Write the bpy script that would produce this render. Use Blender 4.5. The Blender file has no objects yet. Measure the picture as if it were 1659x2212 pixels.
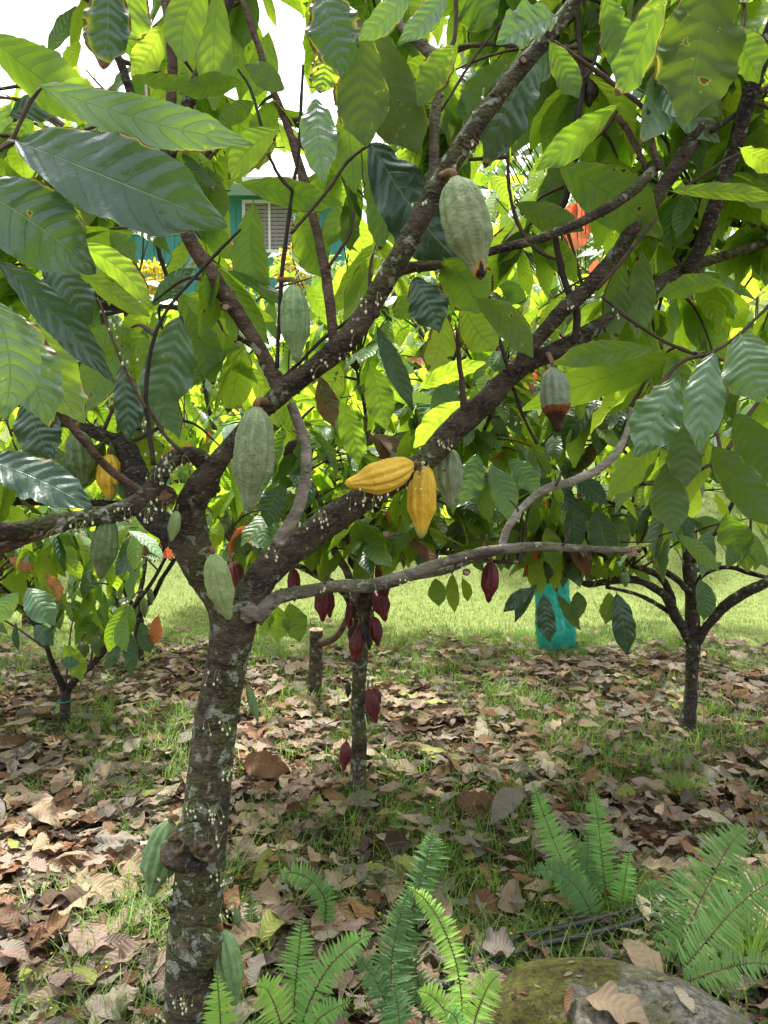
import bpy, math, random
import numpy as np
from mathutils import Vector
R = math.radians
rng = np.random.default_rng(7)
random.seed(7)

# ------------------------------------------------------------------ camera, sky, sun, exposure
SC = bpy.context.scene
COL = SC.collection
WW, HH, F = 1659.0, 2212.0, 1628.0           # photo frame in working units and focal length in the same units
EYE = 1.5
PITCH = math.atan(106 / F)
cam_d = bpy.data.cameras.new('camera')
cam = bpy.data.objects.new('camera', cam_d); COL.objects.link(cam)
cam.location = (0, 0, EYE); cam.rotation_euler = (R(90) - PITCH, 0, 0)
cam_d.sensor_fit = 'HORIZONTAL'; cam_d.sensor_width = 36; cam_d.lens = 36 * F / WW
cam_d.clip_start = .05; cam_d.clip_end = 400
SC.camera = cam
FWD = np.array([0, math.cos(PITCH), -math.sin(PITCH)]); UPV = np.array([0, math.sin(PITCH), math.cos(PITCH)])
SUN_EL, SUN_AZ = R(66), R(-14)
wd = bpy.data.worlds.new('World'); SC.world = wd; wd.use_nodes = True
wn = wd.node_tree.nodes; wl = wd.node_tree.links
bg = wn['Background']
sky = wn.new('ShaderNodeTexSky'); sky.sky_type = 'NISHITA'; sky.sun_disc = False
sky.sun_elevation = SUN_EL; sky.sun_rotation = SUN_AZ; sky.air_density = 1.0; sky.dust_density = 6.0; sky.ozone_density = 1.0
hs = wn.new('ShaderNodeHueSaturation'); hs.inputs['Saturation'].default_value = .3; hs.inputs['Value'].default_value = 1.36
wl.new(sky.outputs[0], hs.inputs['Color']); wl.new(hs.outputs[0], bg.inputs['Color'])
bg.inputs['Strength'].default_value = .15
sd = bpy.data.lights.new('sun', 'SUN'); sd.energy = 3.7; sd.angle = R(3); sd.color = (1, .96, .88)
sun = bpy.data.objects.new('sun', sd); COL.objects.link(sun)
SDIR = Vector((math.sin(SUN_AZ) * math.cos(SUN_EL), math.cos(SUN_AZ) * math.cos(SUN_EL), math.sin(SUN_EL)))
sun.rotation_euler = SDIR.to_track_quat('Z', 'Y').to_euler()
SC.view_settings.view_transform = 'Standard'; SC.view_settings.look = 'None'
SC.view_settings.exposure = 1.45; SC.view_settings.gamma = 1
SC.render.engine = 'CYCLES'
cy = SC.cycles
cy.max_bounces = 7; cy.diffuse_bounces = 4; cy.glossy_bounces = 2; cy.transmission_bounces = 5; cy.transparent_max_bounces = 4
cy.use_denoising = True
try: cy.denoiser = 'OPENIMAGEDENOISE'
except Exception: pass
cy.sample_clamp_indirect = 6

# ------------------------------------------------------------------ helpers
def P(x, y, d):
    """a photo position at a depth in metres along the view axis -> world point"""
    return np.array([(x - WW / 2) / F * d, 0, 0]) + UPV * (-(y - HH / 2) / F * d) + FWD * d + np.array([0, 0, EYE])
def terrain(x, y):
    x = np.asarray(x, float); y = np.asarray(y, float)
    s = np.clip((y - 7.2) / 2.5, 0, 1); s = s * s * (3 - 2 * s)
    z = s * np.clip(y - 7.6, 0, 26) * .42
    z = z + .018 * np.sin(x * 2.3 + 1) * np.sin(y * 1.9) + .010 * np.sin(x * 7.1 + y * 3) * np.sin(y * 6.3 - x * 2)
    return z
def G(x, y):
    r = np.array([(x - WW / 2) / F, 0, 0]) + UPV * (-(y - HH / 2) / F) + FWD
    t = EYE / -r[2]
    p = np.array([0, 0, EYE]) + r * t
    p[2] = float(terrain(p[0], p[1]))
    return p
def project(p):
    q = np.asarray(p) - np.array([0, 0, EYE])
    d = q @ FWD
    d = np.where(np.abs(d) < .05, .05, d)
    return q[..., 0] / d * F + WW / 2, HH / 2 - (q @ UPV) / d * F, d
def unit(a): return a / np.maximum(np.linalg.norm(a, axis=-1, keepdims=True), 1e-9)

class Geo:
    def __init__(s): s.v = []; s.f = []; s.uv = []; s.uv2 = []; s.n = 0
    def add(s, g):
        v, f, uv, uv2 = g
        s.v.append(v); s.f.append(f + s.n)
        s.uv.append(uv if uv is not None else np.zeros((f.size, 2))); s.uv2.append(uv2 if uv2 is not None else np.zeros((f.size, 2)))
        s.n += len(v); return s
def mesh_of(name, geos, mats, smooth=True, origin=(0, 0, 0), mat_ix=None):
    g = Geo()
    if not isinstance(geos, list): geos = [geos]
    for k in geos: g.add(k)
    v = np.concatenate(g.v) - np.asarray(origin, float); f = np.concatenate(g.f); uv = np.concatenate(g.uv); uv2 = np.concatenate(g.uv2)
    me = bpy.data.meshes.new(name)
    me.vertices.add(len(v)); me.vertices.foreach_set('co', v.astype(np.float32).ravel())
    me.loops.add(f.size); me.loops.foreach_set('vertex_index', f.astype(np.int32).ravel())
    me.polygons.add(len(f)); me.polygons.foreach_set('loop_start', np.arange(0, f.size, f.shape[1], dtype=np.int32))
    me.polygons.foreach_set('loop_total', np.full(len(f), f.shape[1], np.int32))
    me.polygons.foreach_set('use_smooth', np.full(len(f), smooth))
    a = me.uv_layers.new(name='UVMap'); a.data.foreach_set('uv', uv.astype(np.float32).ravel())
    b = me.uv_layers.new(name='rnd'); b.data.foreach_set('uv', uv2.astype(np.float32).ravel())
    if not isinstance(mats, (list, tuple)): mats = [mats]
    for m in mats: me.materials.append(m)
    if mat_ix is not None: me.polygons.foreach_set('material_index', np.asarray(mat_ix, np.int32))
    me.update(calc_edges=True); me.validate()
    return me
def tag(o, label=None, cat=None, group=None, kind=None):
    if label: o['label'] = label
    if cat: o['category'] = cat
    if group: o['group'] = group
    if kind: o['kind'] = kind
    return o
def thing(name, loc, label, cat, group=None):
    o = bpy.data.objects.new(name, None); COL.objects.link(o); o.location = tuple(loc); o.empty_display_size = .1
    o['org'] = 0; del o['org']
    ORG[o.name] = np.asarray(loc, float)
    return tag(o, label, cat, group)
ORG = {}
def obj(name, geos, mats, parent=None, smooth=True, label=None, kind=None, mat_ix=None, pivot=None):
    """one mesh object; positions are given in the world"""
    org = ORG.get(parent.name, np.zeros(3)) if parent else np.zeros(3)
    piv = np.asarray(pivot, float) if pivot is not None else org
    me = mesh_of(name, geos, mats, smooth, piv, mat_ix)
    o = bpy.data.objects.new(name, me); COL.objects.link(o)
    o.location = tuple(piv - org)
    if parent: o.parent = parent
    ORG[o.name] = piv
    return tag(o, label, None, None, kind)

def grid_faces(L, a, b):
    i, j = np.meshgrid(np.arange(a - 1), np.arange(b - 1), indexing='ij')
    q = np.stack([i * b + j, (i + 1) * b + j, (i + 1) * b + j + 1, i * b + j + 1], -1).reshape(-1, 4)
    return (q[None] + (np.arange(L) * a * b)[:, None, None]).reshape(-1, 4)

def leaf_w(u, tip=.12):
    w = np.sin(np.pi * np.clip(u, 0, 1) ** 1.05) ** .70
    k = np.clip((u - .80) / .20, 0, 1)
    return np.clip(w * (1 - .62 * k * (1.45 - k)), 0, 1) + .012
def leaf_geo(B, T, N, W, curl=.4, fold=.15, wave=.1, rnd=None, nu=9, nv=5, pet=.06, quilt=0., nwave=3., kind='leaf', twist=0., ragged=0.):
    """many leaves at once: base, tip, top-side normal, full width (metres)"""
    B = np.atleast_2d(B).astype(float); T = np.atleast_2d(T).astype(float); N = np.atleast_2d(N).astype(float)
    L = len(B); W = np.broadcast_to(np.asarray(W, float), (L,)); fx = lambda a: np.broadcast_to(np.asarray(a, float), (L,))[:, None]
    curl = fx(curl) + 1e-3; fold = fx(fold); wave = fx(wave); twist = fx(twist)
    ph = rng.uniform(0, 6.28, (L, 1))
    ln = np.linalg.norm(T - B, axis=1); X = unit(T - B); Z = unit(N - X * np.sum(N * X, 1, keepdims=True)); Y = np.cross(Z, X)
    u = np.linspace(0, 1, nu) ** .95
    uu = np.concatenate([[-pet], u]) if pet > 0 else u
    uc = np.clip(uu, 0, 1)[None]
    th = curl * (uc - .5); sc = 2 * np.sin(curl / 2) / curl
    px = (np.sin(th) + np.sin(curl / 2)) / curl / sc; pz = (np.cos(th) - np.cos(curl / 2)) / curl / sc
    neg = np.minimum(uu, 0)[None]
    px = px + neg * np.cos(curl / 2); pz = pz + neg * np.sin(curl / 2)
    nx, nz = np.sin(th), np.cos(th)
    if kind == 'leaf': w = leaf_w(np.clip(uu, 0, 1))
    elif kind == 'pinna': w = np.clip(1 - uu, 0, 1) ** .6 * np.clip(uu * 12 + .35, 0, 1)
    else: w = np.clip(4 * uu * (1 - uu), 0, 1) ** .5 + .01
    w = np.where(uu <= 0, .03 if kind == 'leaf' else w, w)[None]
    v = np.linspace(-1, 1, nv)
    wj = w * np.ones((L, 1))
    if ragged > 0: wj = wj * (1 + ragged * rng.uniform(-1, .3, (L, len(uu))))
    hw = (W[:, None] / 2 * wj)[:, :, None]
    if kind == 'leaf' and nv >= 5:
        bt = np.ones((L, len(uu), 2))
        for _ in range(3):
            c_ = rng.uniform(.12, 1.0, (L, 1, 2)); s_ = rng.uniform(.015, .07, (L, 1, 2)); a_ = np.clip(rng.normal(.02, .09 if ragged > 0 else .05, (L, 1, 2)), 0, .4)
            bt = bt * (1 - a_ * np.exp(-((uu[None, :, None] - c_) / s_) ** 2))
        bt = bt * (1 + .07 * np.sin(uu[None, :, None] * rng.uniform(3, 8, (L, 1, 2)) + rng.uniform(0, 6, (L, 1, 2))))
        hw = hw * np.where((np.linspace(-1, 1, nv) > 0)[None, None], bt[:, :, 1:2], bt[:, :, 0:1])
    bow = (rng.normal(0, .045 if kind == 'leaf' else 0.0, (L, 1)) * np.sin(np.pi * uc) * ln[:, None])[:, :, None]
    av = np.abs(v)[None, None]
    live = (uu > 0)[None, :, None]
    tw = (twist * (uc - .3))[:, :, None]
    f = fold[:, :, None]
    yy = v[None, None] * hw * np.cos(f)
    nn = av * hw * np.sin(f) + live * wave[:, :, None] * hw * av ** 2 * np.sin(6.283 * uc[:, :, None] * nwave + ph[:, :, None] + (v > 0)[None, None] * 1.9)
    if quilt > 0:
        s = uc[:, :, None] * 9 - av ** 1.5 * 1.5
        am = .55 + .6 * np.sin(uc[:, :, None] * 17 + ph[:, :, None] + v[None, None] * 3) * np.sin(v[None, None] * 4 + uc[:, :, None] * 5 + ph[:, :, None])
        nn = nn - live * quilt * W[:, None, None] * np.cos(6.283 * s) * am * (av * (1.1 - av) * 3.2) * np.minimum(1, w[:, :, None] * 1.3)
        nn = nn + live * quilt * 1.6 * W[:, None, None] * np.sin(uc[:, :, None] * 11 + ph[:, :, None] * 2 + v[None, None] * 2.5) * av
    yy, nn = yy * np.cos(tw) - nn * np.sin(tw) + bow, yy * np.sin(tw) + nn * np.cos(tw)
    lx = px[:, :, None] * ln[:, None, None] + nx[:, :, None] * nn
    lz = pz[:, :, None] * ln[:, None, None] + nz[:, :, None] * nn
    co = B[:, None, None] + lx[..., None] * X[:, None, None] + yy[..., None] * Y[:, None, None] + lz[..., None] * Z[:, None, None]
    nuu = len(uu)
    q = grid_faces(L, nuu, nv)
    uvv = np.stack([np.broadcast_to(uc[0][:, None], (nuu, nv)), np.broadcast_to((v / 2 + .5)[None], (nuu, nv))], -1).reshape(-1, 2)
    uvv = np.tile(uvv, (L, 1))
    if rnd is None: rnd = rng.uniform(0, 1, (L, 2))
    r2 = np.repeat(np.atleast_2d(rnd), nuu * nv, 0)
    fl = q.ravel()
    return co.reshape(-1, 3), q, uvv[fl], r2[fl]

def spline(p, n=6):
    p = np.asarray(p, float)
    if len(p) < 3: 
        t = np.linspace(0, 1, n + 1)[:, None]; return p[0] * (1 - t) + p[1] * t
    e = np.vstack([2 * p[0] - p[1], p, 2 * p[-1] - p[-2]])
    out = []
    for i in range(1, len(e) - 2):
        t = np.linspace(0, 1, n, endpoint=False)[:, None]
        a, b, c, d = e[i - 1], e[i], e[i + 1], e[i + 2]
        out.append(.5 * (2 * b + (c - a) * t + (2 * a - 5 * b + 4 * c - d) * t ** 2 + (3 * b - a - 3 * c + d) * t ** 3))
    out.append(p[-1:])
    return np.vstack(out)
def tube(c, r, sides=10, lump=.05, caps=True, seed=None):
    """c (n,3) centre line, r (n,) radii"""
    c = np.asarray(c, float); n = len(c); r = np.broadcast_to(np.asarray(r, float), (n,))
    t = unit(np.gradient(c, axis=0))
    ref = np.array([0, 1., 0]) if abs(t[0][1]) < .8 else np.array([1., 0, 0])
    s = np.zeros((n, 3)); s[0] = unit(np.cross(t[0], ref))
    for i in range(1, n):
        k = s[i - 1] - t[i] * np.dot(s[i - 1], t[i]); s[i] = unit(k)
    b = np.cross(t, s)
    a = np.linspace(0, 2 * np.pi, sides, endpoint=False)
    rr = r[:, None] * np.ones((1, sides))
    if lump > 0:
        ph = rng.uniform(0, 6.28, 6); al = np.concatenate([[0], np.cumsum(np.linalg.norm(np.diff(c, axis=0), axis=1))]) / max(float(r.max()), 1e-4)
        rr = rr * (1 + lump * (np.sin(2 * a[None] + ph[0] + al[:, None] * .35) + .8 * np.sin(al[:, None] * 1.1 + ph[1] + a[None]) + .6 * np.sin(3 * a[None] + ph[2] - al[:, None] * .8)
                               + .5 * np.sin(al[:, None] * 2.7 + ph[3] + 2 * a[None])))
        rr = rr * (1 + .35 * lump * rng.normal(size=(n, sides)))
    v = c[:, None] + (np.cos(a)[None, :, None] * s[:, None] + np.sin(a)[None, :, None] * b[:, None]) * rr[..., None]
    i, j = np.meshgrid(np.arange(n - 1), np.arange(sides), indexing='ij')
    j2 = (j + 1) % sides
    q = np.stack([i * sides + j, i * sides + j2, (i + 1) * sides + j2, (i + 1) * sides + j], -1).reshape(-1, 4)
    v = v.reshape(-1, 3)
    if caps:
        m = len(v); v = np.vstack([v, c[:1], c[-1:]])
        k = np.arange(sides); k2 = (k + 1) % sides
        k3 = k[::2]; 
        e0 = np.stack([k3, np.full(len(k3), m), (k3 + 2) % sides, (k3 + 1) % sides], -1)
        o = (n - 1) * sides
        e1 = np.stack([o + k3, o + (k3 + 1) % sides, o + (k3 + 2) % sides, np.full(len(k3), m + 1)], -1)
        q = np.vstack([q, e0, e1])
    return v, q, None, None
def pxtube(pts, d, sides=10, lump=.05, n=6, end=None):
    """pts: (x, y, half width px [, depth])"""
    k = []
    for i, p in enumerate(pts):
        dd = p[3] if len(p) > 3 else (d[0] + (d[1] - d[0]) * i / max(1, len(pts) - 1) if isinstance(d, tuple) else d)
        w = P(p[0], p[1], dd); k.append((*w, p[2] * dd / F))
    k = spline(k, n)
    SKEL.append(k[:, :3])
    return tube(k[:, :3], np.maximum(k[:, 3], .0012), sides + sides % 2, lump)
SKEL = []
def box(x0, x1, y0, y1, z0, z1):
    v = np.array([[x0, y0, z0], [x1, y0, z0], [x1, y1, z0], [x0, y1, z0], [x0, y0, z1], [x1, y0, z1], [x1, y1, z1], [x0, y1, z1]], float)
    q = np.array([[0, 3, 2, 1], [4, 5, 6, 7], [0, 1, 5, 4], [1, 2, 6, 5], [2, 3, 7, 6], [3, 0, 4, 7]])
    return v, q, None, None
def blob(c, r, sc=(1, 1, 1), nu=16, nv=10, lump=.1, seed=0, hollow=None):
    g = np.random.default_rng(seed); ph = g.uniform(0, 6.28, 12)
    a = np.linspace(0, 2 * np.pi, nu, endpoint=False); b = np.linspace(0, np.pi, nv)
    A, Bm = np.meshgrid(a, b, indexing='ij')
    d = np.stack([np.cos(A) * np.sin(Bm), np.sin(A) * np.sin(Bm), np.cos(Bm)], -1)
    k = 1 + lump * (np.sin(3 * d[..., 0] + ph[0]) * np.sin(3 * d[..., 1] + ph[1]) + .6 * np.sin(6 * d[..., 2] + ph[2] + 4 * d[..., 0]) + .4 * np.sin(9 * d[..., 1] + ph[3] + 5 * d[..., 2]) * np.sin(8 * d[..., 0] + ph[4]))
    v = np.asarray(c) + d * (k * r)[..., None] * np.asarray(sc)
    v = v.reshape(-1, 3)
    i, j = np.meshgrid(np.arange(nu), np.arange(nv - 1), indexing='ij'); i2 = (i + 1) % nu
    q = np.stack([i * nv + j, i * nv + j + 1, i2 * nv + j + 1, i2 * nv + j], -1).reshape(-1, 4)
    return v, q, None, None

# ------------------------------------------------------------------ materials
class NT:
    def __init__(s, name):
        s.m = bpy.data.materials.new(name); s.m.use_nodes = True
        s.t = s.m.node_tree; s.n = s.t.nodes; s.l = s.t.links; s.b = s.n['Principled BSDF']; s.out = s.n['Material Output']
    def new(s, t, **k):
        x = s.n.new('ShaderNode' + t)
        for a, b in k.items(): setattr(x, a, b)
        return x
    def put(s, sock, val):
        if hasattr(val, 'is_linked') or isinstance(val, bpy.types.NodeSocket): s.l.new(val, sock)
        else: sock.default_value = (*val, 1) if isinstance(val, tuple) and len(val) == 3 and sock.type == 'RGBA' else val
    def math(s, op, a, b=0., c=0., clamp=False):
        x = s.new('Math', operation=op, use_clamp=clamp); s.put(x.inputs[0], a); s.put(x.inputs[1], b); s.put(x.inputs[2], c); return x.outputs[0]
    def mix(s, f, a, b):
        x = s.new('Mix', data_type='RGBA'); s.put(x.inputs[0], f); s.put(x.inputs[6], a); s.put(x.inputs[7], b); return x.outputs[2]
    def noise(s, vec, scale, detail=3., rough=.55):
        x = s.new('TexNoise'); s.l.new(vec, x.inputs['Vector']); x.inputs['Scale'].default_value = scale; x.inputs['Detail'].default_value = detail; x.inputs['Roughness'].default_value = rough
        return x.outputs['Fac']
    def ramp(s, f, lo, hi):
        x = s.new('MapRange'); s.put(x.inputs[0], f); x.inputs[1].default_value = lo; x.inputs[2].default_value = hi; x.interpolation_type = 'SMOOTHSTEP'; return x.outputs[0]
    def bump(s, h, dist, strength=1.):
        x = s.new('Bump'); s.l.new(h, x.inputs['Height']); x.inputs['Distance'].default_value = dist; x.inputs['Strength'].default_value = strength; return x.outputs[0]
    def co(s, which='Object'): return s.new('TexCoord').outputs[which]

def leaf_mat(name, dark, light, tr_dark, tr_light, transl=.5, rough=.36, brown=(.11, .045, .02), sick=1., bump=.0022, spec=.5, under=(.15, .22, .07), sickc=(.33, .36, .05)):
    t = NT(name)
    uv = t.new('UVMap', uv_map='UVMap'); sp = t.new('SeparateXYZ'); t.l.new(uv.outputs[0], sp.inputs[0])
    rv = t.new('UVMap', uv_map='rnd'); rs = t.new('SeparateXYZ'); t.l.new(rv.outputs[0], rs.inputs[0])
    u, v, a, b = sp.outputs[0], sp.outputs[1], rs.outputs[0], rs.outputs[1]
    av = t.math('MULTIPLY', t.math('ABSOLUTE', t.math('SUBTRACT', v, .5)), 2.)
    s = t.math('SUBTRACT', t.math('MULTIPLY', u, 9.), t.math('MULTIPLY', t.math('POWER', av, 1.5), 1.5))
    fr = t.math('ABSOLUTE', t.math('SUBTRACT', t.math('FRACT', s), .5))          # 0 mid-cell, .5 on a vein
    vein = t.math('MULTIPLY', t.ramp(fr, .455, .497), t.math('SUBTRACT', 1., t.math('POWER', av, 3.)))
    rib = t.math('SUBTRACT', 1., t.ramp(av, .010, .038))
    vm = t.math('MAXIMUM', vein, rib)
    oc = t.co()
    n1 = t.noise(oc, 9., 3.); n2 = t.noise(oc, 55., 3.)
    base = t.mix(t.math('ADD', t.math('MULTIPLY', a, .75), t.math('MULTIPLY', n1, .35), clamp=True), dark, light)
    trc = t.mix(t.math('ADD', t.math('MULTIPLY', a, .8), t.math('MULTIPLY', n1, .3), clamp=True), tr_dark, tr_light)
    base = t.mix(t.math('ADD', t.math('MULTIPLY', vein, .22), t.math('MULTIPLY', rib, .55), clamp=True), base, (.24, .34, .12))
    trc = t.mix(t.math('MULTIPLY', vm, .55), trc, (.08, .15, .015))
    # underside: duller and paler
    geo = t.new('NewGeometry')
    base = t.mix(t.math('MULTIPLY', geo.outputs['Backfacing'], .6), base, under)
    # dying margins and blotches, set by the leaf's own number
    n0 = t.noise(oc, 16., 1.)
    edge = t.math('MULTIPLY', t.math('MAXIMUM', t.math('POWER', av, 6.), t.ramp(u, .80, 1.04)), t.math('MULTIPLY', t.ramp(n0, .46, .60), 1.2))
    k = t.math('ADD', t.math('ADD', t.math('MULTIPLY', edge, .62), t.math('MULTIPLY', n1, .5)), t.math('MULTIPLY', t.math('POWER', b, 2.), .42 * sick))
    k = t.math('ADD', k, t.math('MULTIPLY', t.math('SUBTRACT', n2, .5), .3))
    yel = t.ramp(k, .72, .98); dead = t.ramp(k, .95, 1.0)
    base = t.mix(t.math('MULTIPLY', yel, .75), base, sickc); trc = t.mix(t.math('MULTIPLY', yel, .8), trc, tuple(min(1, x * 1.6) for x in sickc))
    base = t.mix(dead, base, brown); trc = t.mix(dead, trc, (.10, .035, .012))
    sp_ = t.math('MULTIPLY', t.ramp(t.noise(oc, 42., 2.), .715, .745), t.ramp(b, .25, .6)); halo = t.math('MULTIPLY', t.ramp(t.noise(oc, 42., 2.), .66, .72), t.ramp(b, .25, .6))
    mot = t.math('MULTIPLY', t.ramp(t.noise(oc, 5.5, 3.), .52, .72), .35)
    base = t.mix(mot, base, light); trc = t.mix(mot, trc, tr_light)
    base = t.mix(t.math('MULTIPLY', halo, .6 * min(1, sick)), base, sickc); trc = t.mix(t.math('MULTIPLY', halo, .6 * min(1, sick)), trc, tuple(min(1, x * 1.6) for x in sickc))
    base = t.mix(t.math('MULTIPLY', sp_, min(1, sick)), base, brown); trc = t.mix(t.math('MULTIPLY', sp_, min(1, sick)), trc, (.06, .02, .01))
    h = t.math('ADD', t.math('MULTIPLY', t.math('COSINE', t.math('MULTIPLY', s, 6.2832)), -.22), t.math('MULTIPLY', vm, -.35))
    h = t.math('ADD', h, t.math('ADD', t.math('MULTIPLY', n2, .7), t.math('MULTIPLY', t.noise(oc, 24., 2.), .9)))
    bp = t.bump(h, bump)
    t.put(t.b.inputs['Base Color'], base)
    t.put(t.b.inputs['Roughness'], t.math('ADD', t.math('MULTIPLY', geo.outputs['Backfacing'], .25), t.math('ADD', t.math('MULTIPLY', n2, .16), rough - .08)))
    t.b.inputs['Specular IOR Level'].default_value = spec
    t.l.new(bp, t.b.inputs['Normal'])
    tr = t.new('BsdfTranslucent'); t.put(tr.inputs['Color'], trc); t.l.new(bp, tr.inputs['Normal'])
    mx = t.new('MixShader'); mx.inputs[0].default_value = transl
    t.l.new(t.b.outputs[0], mx.inputs[1]); t.l.new(tr.outputs[0], mx.inputs[2]); t.l.new(mx.outputs[0], t.out.inputs[0])
    return t.m
def bark_mat(name, c0, c1, lichen=.4, moss=.2, scale=1.):
    t = NT(name); oc = t.co()
    mp = t.new('Mapping'); t.l.new(oc, mp.inputs[0]); mp.inputs['Scale'].default_value = (1, 1, 2.2)
    n1 = t.noise(mp.outputs[0], 14 * scale, 5., .65); n2 = t.noise(mp.outputs[0], 90 * scale, 4., .6); n3 = t.noise(oc, 36 * scale, 3., .5); n4 = t.noise(oc, 7 * scale, 3.)
    c = t.mix(t.ramp(n1, .36, .66), c0, c1)
    c = t.mix(t.math('MULTIPLY', t.ramp(n2, .5, .75), .5), c, (.30, .27, .22))
    vo = t.new('TexVoronoi'); t.l.new(oc, vo.inputs['Vector']); vo.inputs['Scale'].default_value = 30 * scale; vo.inputs['Randomness'].default_value = 1
    lm = t.math('MULTIPLY', t.ramp(n3, .60 - .09 * lichen, .64 - .06 * lichen), t.ramp(n4, .62 - .3 * lichen, .7 - .25 * lichen))
    c = t.mix(t.math('MULTIPLY', lm, .85), c, (.36, .40, .33))
    dots = t.math('MULTIPLY', t.math('SUBTRACT', 1., t.ramp(vo.outputs['Distance'], .10, .16)), t.ramp(n1, .5, .62))
    c = t.mix(t.math('MULTIPLY', dots, .7 * min(1, lichen * 2)), c, (.45, .47, .38))
    mm = t.math('MULTIPLY', t.ramp(n4, .58 - .25 * moss, .72 - .2 * moss), t.ramp(n2, .4, .62))
    c = t.mix(t.math('MULTIPLY', mm, min(1, moss * 1.6)), c, (.10, .12, .03))
    h = t.math('ADD', t.math('MULTIPLY', n1, 1.), t.math('ADD', t.math('MULTIPLY', n2, .5), t.math('MULTIPLY', lm, .35)))
    t.put(t.b.inputs['Base Color'], c); t.b.inputs['Roughness'].default_value = .85; t.b.inputs['Specular IOR Level'].default_value = .25
    t.l.new(t.bump(h, .011 / scale), t.b.inputs['Normal'])
    return t.m
def pod_mat(name, c, c2, tip=None, tip_at=.8, tip2=None, tip2_at=.93, crack=0., rough=.55, end=None, spots=0.):
    """UV: u along the pod, v around"""
    t = NT(name); oc = t.co()
    uv = t.new('UVMap', uv_map='UVMap'); sp = t.new('SeparateXYZ'); t.l.new(uv.outputs[0], sp.inputs[0]); u = sp.outputs[0]
    n1 = t.noise(oc, 22., 4.); n2 = t.noise(oc, 160., 3.)
    mp = t.new('Mapping'); t.l.new(uv.outputs[0], mp.inputs[0]); mp.inputs['Scale'].default_value = (2.2, 26, 1)
    n3 = t.noise(mp.outputs[0], 1.3, 4., .6)
    ang = t.math('COSINE', t.math('MULTIPLY', sp.outputs[1], 62.83))
    col = t.mix(t.ramp(t.math('ADD', t.math('MULTIPLY', n1, .6), t.math('MULTIPLY', n3, .4)), .35, .65), c, c2)
    col = t.mix(t.math('MULTIPLY', t.ramp(n3, .55, .72), .45), col, tuple(min(1, x * 1.5 + .05) for x in c2))
    if tip: col = t.mix(t.ramp(t.math('ADD', u, t.math('MULTIPLY', t.math('SUBTRACT', n1, .5), .26)), tip_at - .015, tip_at + .015), col, tip)
    if tip2: col = t.mix(t.ramp(t.math('ADD', u, t.math('MULTIPLY', t.math('SUBTRACT', n1, .5), .5)), tip2_at - .02, tip2_at + .02), col, tip2)
    if end: col = t.mix(t.ramp(u, .78, 1.), col, end)
    if crack > 0:
        mq = t.new('Mapping'); t.l.new(uv.outputs[0], mq.inputs[0]); mq.inputs['Scale'].default_value = (5, 30, 1)
        nq = t.noise(mq.outputs[0], 1., 5., .7)
        cr = t.math('SUBTRACT', 1., t.ramp(t.math('ABSOLUTE', t.math('SUBTRACT', nq, .5)), .004, .014))
        cr = t.math('MULTIPLY', cr, t.ramp(n1, .5, .62))
        col = t.mix(t.math('MULTIPLY', cr, crack), col, (.03, .02, .012))
    if spots > 0: col = t.mix(t.math('MULTIPLY', t.ramp(n1, .64, .68), spots), col, (.025, .02, .015))
    n6 = t.noise(oc, 95., 4., .7); col = t.mix(t.math('MULTIPLY', t.ramp(n6, .60, .70), .45), col, tuple(x * .35 + .02 for x in c))
    t.put(t.b.inputs['Base Color'], col); t.b.inputs['Roughness'].default_value = rough; t.b.inputs['Specular IOR Level'].default_value = .35
    t.b.inputs['Subsurface Weight'].default_value = 0
    t.l.new(t.bump(t.math('ADD', t.math('ADD', n1, t.math('MULTIPLY', n2, .45)), t.noise(oc, 65., 2.)), .0045), t.b.inputs['Normal'])
    return t.m
def plain(name, c, c2=None, rough=.7, scale=20., bump=.0, spec=.3, transl=None, metallic=0.):
    t = NT(name); oc = t.co(); n = t.noise(oc, scale, 4.)
    t.put(t.b.inputs['Base Color'], t.mix(t.ramp(n, .3, .7), c, c2 or tuple(x * .7 for x in c)))
    t.b.inputs['Roughness'].default_value = rough; t.b.inputs['Specular IOR Level'].default_value = spec; t.b.inputs['Metallic'].default_value = metallic
    if bump: t.l.new(t.bump(n, bump), t.b.inputs['Normal'])
    if transl:
        tr = t.new('BsdfTranslucent'); t.put(tr.inputs['Color'], transl); mx = t.new('MixShader'); mx.inputs[0].default_value = .45
        t.l.new(t.b.outputs[0], mx.inputs[1]); t.l.new(tr.outputs[0], mx.inputs[2]); t.l.new(mx.outputs[0], t.out.inputs[0])
    return t.m

M = {}
M['leaf'] = leaf_mat('leaf_green', (.028, .085, .022), (.065, .16, .028), (.24, .46, .02), (.52, .74, .04), .52, .30)
M['leaf_dark'] = leaf_mat('leaf_mature', (.024, .070, .038), (.045, .11, .05), (.05, .12, .012), (.12, .24, .025), .16, .31, sick=1.1, bump=.003, spec=.7)
M['leaf_pale'] = leaf_mat('leaf_pale', (.075, .17, .075), (.16, .28, .13), (.12, .24, .03), (.22, .36, .05), .28, .30, sick=1.15, bump=.003, spec=.7)
M['leaf_lime'] = leaf_mat('leaf_lime', (.06, .15, .02), (.12, .23, .035), (.42, .66, .02), (.66, .86, .06), .58, .32, sick=1.2)
M['leaf_shade'] = leaf_mat('leaf_shaded', (.025, .075, .018), (.05, .12, .022), (.09, .20, .010), (.20, .34, .015), .42, .42, sick=1.)  # darker copy of the leaf green; shade under other leaves put into its colours
M['leaf_olive'] = leaf_mat('leaf_olive', (.03, .06, .015), (.05, .09, .02), (.08, .14, .008), (.13, .20, .012), .4, .6, sick=.9, spec=.15)
M['leaf_brown'] = leaf_mat('leaf_withered', (.13, .06, .03), (.22, .10, .06), (.15, .05, .02), (.25, .09, .04), .3, .55, sick=.5)
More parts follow.
